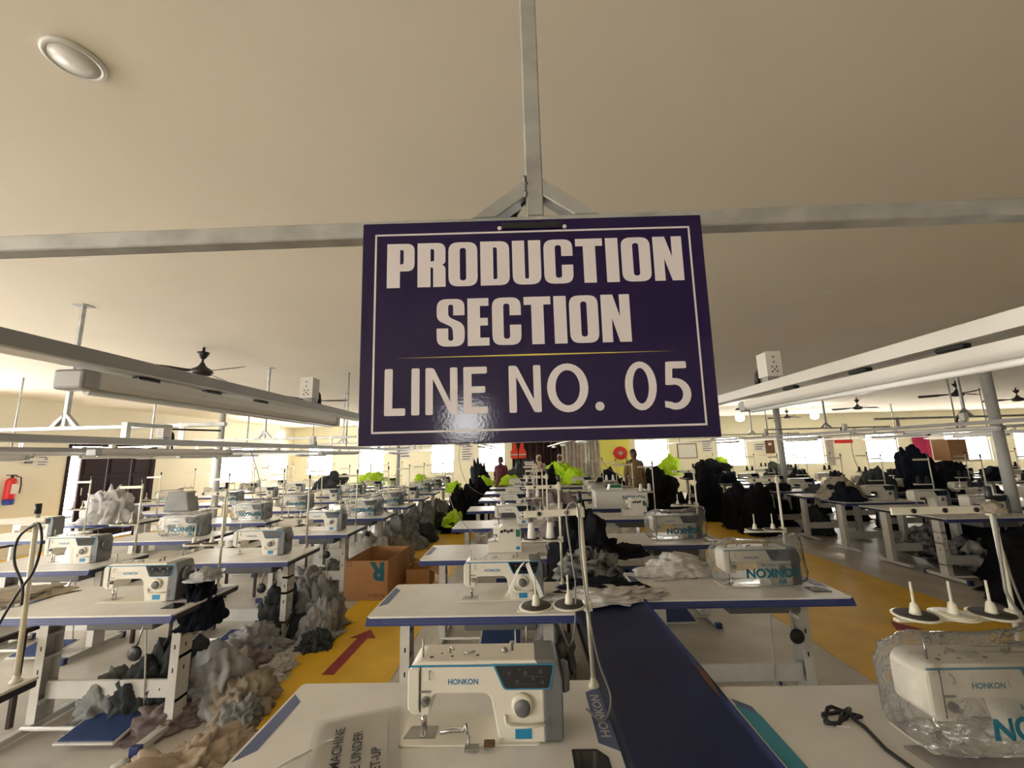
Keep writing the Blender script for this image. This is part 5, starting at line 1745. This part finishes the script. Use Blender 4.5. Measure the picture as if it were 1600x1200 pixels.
hang_cloth(-0.45, 1.62, 0.05, 2.15, YB - 0.03, 'curtain_dark', 'dark brown curtain on the back wall behind the people in pale headscarves')
hang_cloth(1.68, 3.2, 0.05, 2.15, YB - 0.03, 'curtain_print', 'pale printed curtain beside the pale column', 0.02, 5)
hang_cloth(16.05, 16.75, 0.6, 2.1, YB - 0.03, 'pink_cloth', 'bright pink cloth hanging at the back window by the thick column', 0.03, 3)
hang_cloth(12.55, 12.85, 0.9, 2.1, YB - 0.03, 'curtain_print', 'narrow pale curtain at the window right of the round column', 0.02, 2)
vs = thing('hi_vis_vest', 'bright orange-red vest hanging at the far end, above the garment piles', 'vest', (-0.14, 13.0, 1.54))
v_ = MB().m('orange_vest')
for s in (-1, 1):
    v_.prism(fillet([(0.01 * s, 0), (0.24 * s, 0, .02), (0.25 * s, 0.22, .04), (0.17 * s, 0.30, .04), (0.18 * s, 0.47, .03), (0.08 * s, 0.48, .02), (0.02 * s, 0.25)], 3), -0.03 * (1.2 + s * .2), 0.03, 'y', 0.008, 1)
v_.build('body', vs)
MB().m('fixture_white').box(-0.23, -0.04, 0.10, -0.02, -0.037, 0.14).box(0.02, -0.044, 0.10, 0.23, -0.037, 0.14).build('reflective_band', vs)
MB().m('steel').cyl((0, 0.0, 0.45), (0, 0, ZC - 1.54), 0.004, n=6).build('hanger_wire', vs)


# ------------------------------------------------------------------ people
def person(x, y, rz, hgt, top_m, label, kind='dress', scarf=None, arms=((0.24, 0.02, 0.80), (-0.24, 0.02, 0.80))):
    """standing figure, facing -y before rotation"""
    s = hgt / 1.62
    r = thing('person', label, 'person', (x, y, 0), rz)
    bm = bmesh.new()
    J = {}

    def V(n, p):
        J[n] = bm.verts.new(Vector(p) * s)
    V('pel', (0, 0, .88)); V('waist', (0, 0, 1.02)); V('chest', (0, 0, 1.20)); V('sh', (0, 0, 1.33)); V('neck', (0, -.005, 1.40)); V('head0', (0, -.015, 1.47)); V('head1', (0, -.02, 1.56))
    for sd, nm in ((1, 'l'), (-1, 'r')):
        ax, ay, az = arms[0] if sd > 0 else arms[1]
        V(nm + 'sh', (.155 * sd, 0, 1.31)); V(nm + 'el', (.215 * sd, .03, 1.05)); V(nm + 'wr', (ax, ay - .03, az + .03)); V(nm + 'ha', (ax, ay - .05, az - .06))
        V(nm + 'hip', (.085 * sd, 0, .84)); V(nm + 'kn', (.095 * sd, -.015, .47)); V(nm + 'an', (.10 * sd, .01, .08)); V(nm + 'to', (.11 * sd, -.12, .035))
    E = [('pel', 'waist'), ('waist', 'chest'), ('chest', 'sh'), ('sh', 'neck'), ('neck', 'head0'), ('head0', 'head1')]
    for nm in 'lr':
        E += [('sh', nm + 'sh'), (nm + 'sh', nm + 'el'), (nm + 'el', nm + 'wr'), (nm + 'wr', nm + 'ha'), ('pel', nm + 'hip'), (nm + 'hip', nm + 'kn'), (nm + 'kn', nm + 'an'), (nm + 'an', nm + 'to')]
    for a, b in E:
        bm.edges.new((J[a], J[b]))
    order = list(J)
    me = bpy.data.meshes.new('body')
    bm.to_mesh(me)
    bm.free()
    me.materials.append(MATS['skin'])
    o = bpy.data.objects.new('body', me)
    COL.objects.link(o)
    o.parent = r
    sk = o.modifiers.new('skin', 'SKIN')
    rad = {'pel': .12, 'waist': .115, 'chest': .125, 'sh': .09, 'neck': .05, 'head0': .075, 'head1': .082}
    for i, n in enumerate(order):
        q = rad.get(n) or {'sh': .055, 'el': .042, 'wr': .03, 'ha': .034, 'hip': .085, 'kn': .058, 'an': .042, 'to': .035}[n[1:]]
        me.skin_vertices[0].data[i].radius = (q * s, q * s)
        me.skin_vertices[0].data[i].use_root = (n == 'pel')
    sb_ = o.modifiers.new('smooth', 'SUBSURF')
    sb_.levels = sb_.render_levels = 2
    # head shape, face, hair
    f = MB().m('skin')
    f.lathe([(0.012, -0.118), (0.045, -0.10), (0.068, -0.05), (0.074, 0.0), (0.072, 0.05), (0.05, 0.095), (0.01, 0.112)], (0, -0.02, 1.505), 'z', 18)
    f.cyl((0, -0.09, 1.515), (0, -0.113, 1.485), 0.008, 0.013, 8)
    for sd in (1, -1):
        f.lathe([(0.006, -0.012), (0.018, -0.006), (0.018, 0.006), (0.006, 0.012)], (.076 * sd, -0.015, 1.505), 'x', 8)
    f.m('hair')
    for sd in (1, -1):
        f.lathe([(0.009, -0.001), (0.009, 0.002)], (.028 * sd, -0.089, 1.52), 'y', 8)
    f.m('dress_maroon').box(-0.022, -0.0885, 1.452, 0.022, -0.078, 1.461, 0.003)
    fo = f.build('face', r)
    fo.scale = (s, s, s)
    h = MB().m(scarf or 'hair')
    h.lathe([(0.07, -0.03), (0.086, 0.02), (0.084, 0.07), (0.06, 0.115), (0.012, 0.132)], (0, 0.004, 1.505), 'z', 18)
    if scarf:
        h.lathe([(0.15, -0.25), (0.11, -0.14), (0.085, -0.06), (0.08, -0.0)], (0, 0.03, 1.505), 'z', 18)
    else:
        h.lathe([(0.02, -0.07), (0.045, -0.04), (0.045, 0.01), (0.02, 0.04)], (0, 0.085, 1.50), 'z', 12)
    ho = h.build('headscarf' if scarf else 'hair', r)
    ho.scale = (s, s, s)
    # dress: rings of ellipses with folds
    d = MB().m(top_m)
    prof = [(.36, .275, .20), (.55, .255, .185), (.75, .225, .165), (.88, .20, .15), (1.0, .165, .125), (1.08, .165, .13), (1.2, .19, .145), (1.30, .185, .115), (1.36, .11, .085), (1.395, .065, .06)]
    n = 36
    rings = []
    for z, a, b in prof:
        k = max(0, (1.0 - z)) * 0.06
        rings.append([d.bm.verts.new(Vector(((a + k * .5 * sin(9 * 2 * PI * i / n)) * cos(2 * PI * i / n), (b + k * .5 * sin(9 * 2 * PI * i / n)) * sin(2 * PI * i / n), z)) * s) for i in range(n)])
    fs = []
    for a, b in zip(rings, rings[1:]):
        for i in range(n):
            fs.append(d.bm.faces.new([a[i], a[(i + 1) % n], b[(i + 1) % n], b[i]]))
    for sd, nm in ((1, 'l'), (-1, 'r')):
        d.tube([Vector((.13 * sd, 0, 1.325)) * s, Vector((.17 * sd, 0.0, 1.27)) * s, Vector((.205 * sd, .022, 1.12)) * s, Vector((.219 * sd, .028, 1.03)) * s], lambda t: (.068 - .012 * t) * s, 12)
    d._tag(fs, True)
    d.build('dress' if kind == 'dress' else 'shirt', r)
    return r


person(2.84, 10.75, 0.15, 1.72, 'dress_gold', 'person in a long golden brown dress standing on the wide yellow aisle')
person(-0.70, 12.95, -0.5, 1.60, 'dress_maroon', 'person in a dark red dress standing among neon and navy garments')
person(0.52, 13.8, 0.3, 1.62, 'shirt_pink', 'person in a pale pink top with pale headscarf before the dark curtain', scarf='scarf_cream')
person(1.22, 13.9, -0.2, 1.62, 'scarf_cream', 'person in cream with a cream headscarf, next to the neon garments', scarf='scarf_cream')

# left side extras
wl_ = thing('ironing_board', 'white padded table end reaching out before the brown door', 'ironing table', (-8.68, 6.7, 0))
MB().m('thread_white').prism(fillet([(0, 0.12, .1), (0.35, -0.06, .1), (1.0, -0.06, .03), (1.0, 0.34, .03), (0.35, 0.34, .1)], 4), 0.80, 0.84, 'z', 0.012, 2).build('padded_top', wl_)
for x in (0.3, 0.9):
    MB().m('leg_white').box(x - 0.02, 0.1, 0, x + 0.02, 0.16, 0.80).build('leg', wl_)
lump('cloth_lightgrey', 21, (-6.55, 6.55, ZT), (.34, .22, .42), 'whitish crinkled plastic wrapped around a machine before the brown door', 0.2, name='plastic_wrap', cat='wrapping', sub=5)
cvr = MB().m('cloth_grey').prism(fillet([(0, 0, .02), (0.50, 0, .02), (0.42, 0.36, .04), (0.06, 0.36, .04)], 4), 0, 0.26, 'y', 0.02, 2)
o = cvr.build('machine_cover'); o.location = (-6.72, 7.72, ZT); tag(o, 'grey fabric cover over a machine in front of the brown door', 'cover')
# trunking end bracket and clamp bar, second unit
bk = thing('trunk_bracket', 'grey inverted U bracket on the trunking in front of the brown door', 'bracket', (-2.67, 2.72, 1.867))
MB().m('galvanised').box(-0.02, -0.03, 0, 0.02, 0.0, 0.08).box(-0.02, 0.30, 0, 0.02, 0.33, 0.08).box(-0.02, -0.03, 0.08, 0.02, 0.33, 0.105).build('frame', bk)
rd = MB().m('dark_metal').cyl((-2.67, 3.05, 1.945), (-2.50, 3.35, 1.945), 0.007, n=8)
o = rd.build('clamp_rod'); tag(o, 'thin dark rod fixed to the grey inverted U bracket', 'rod')
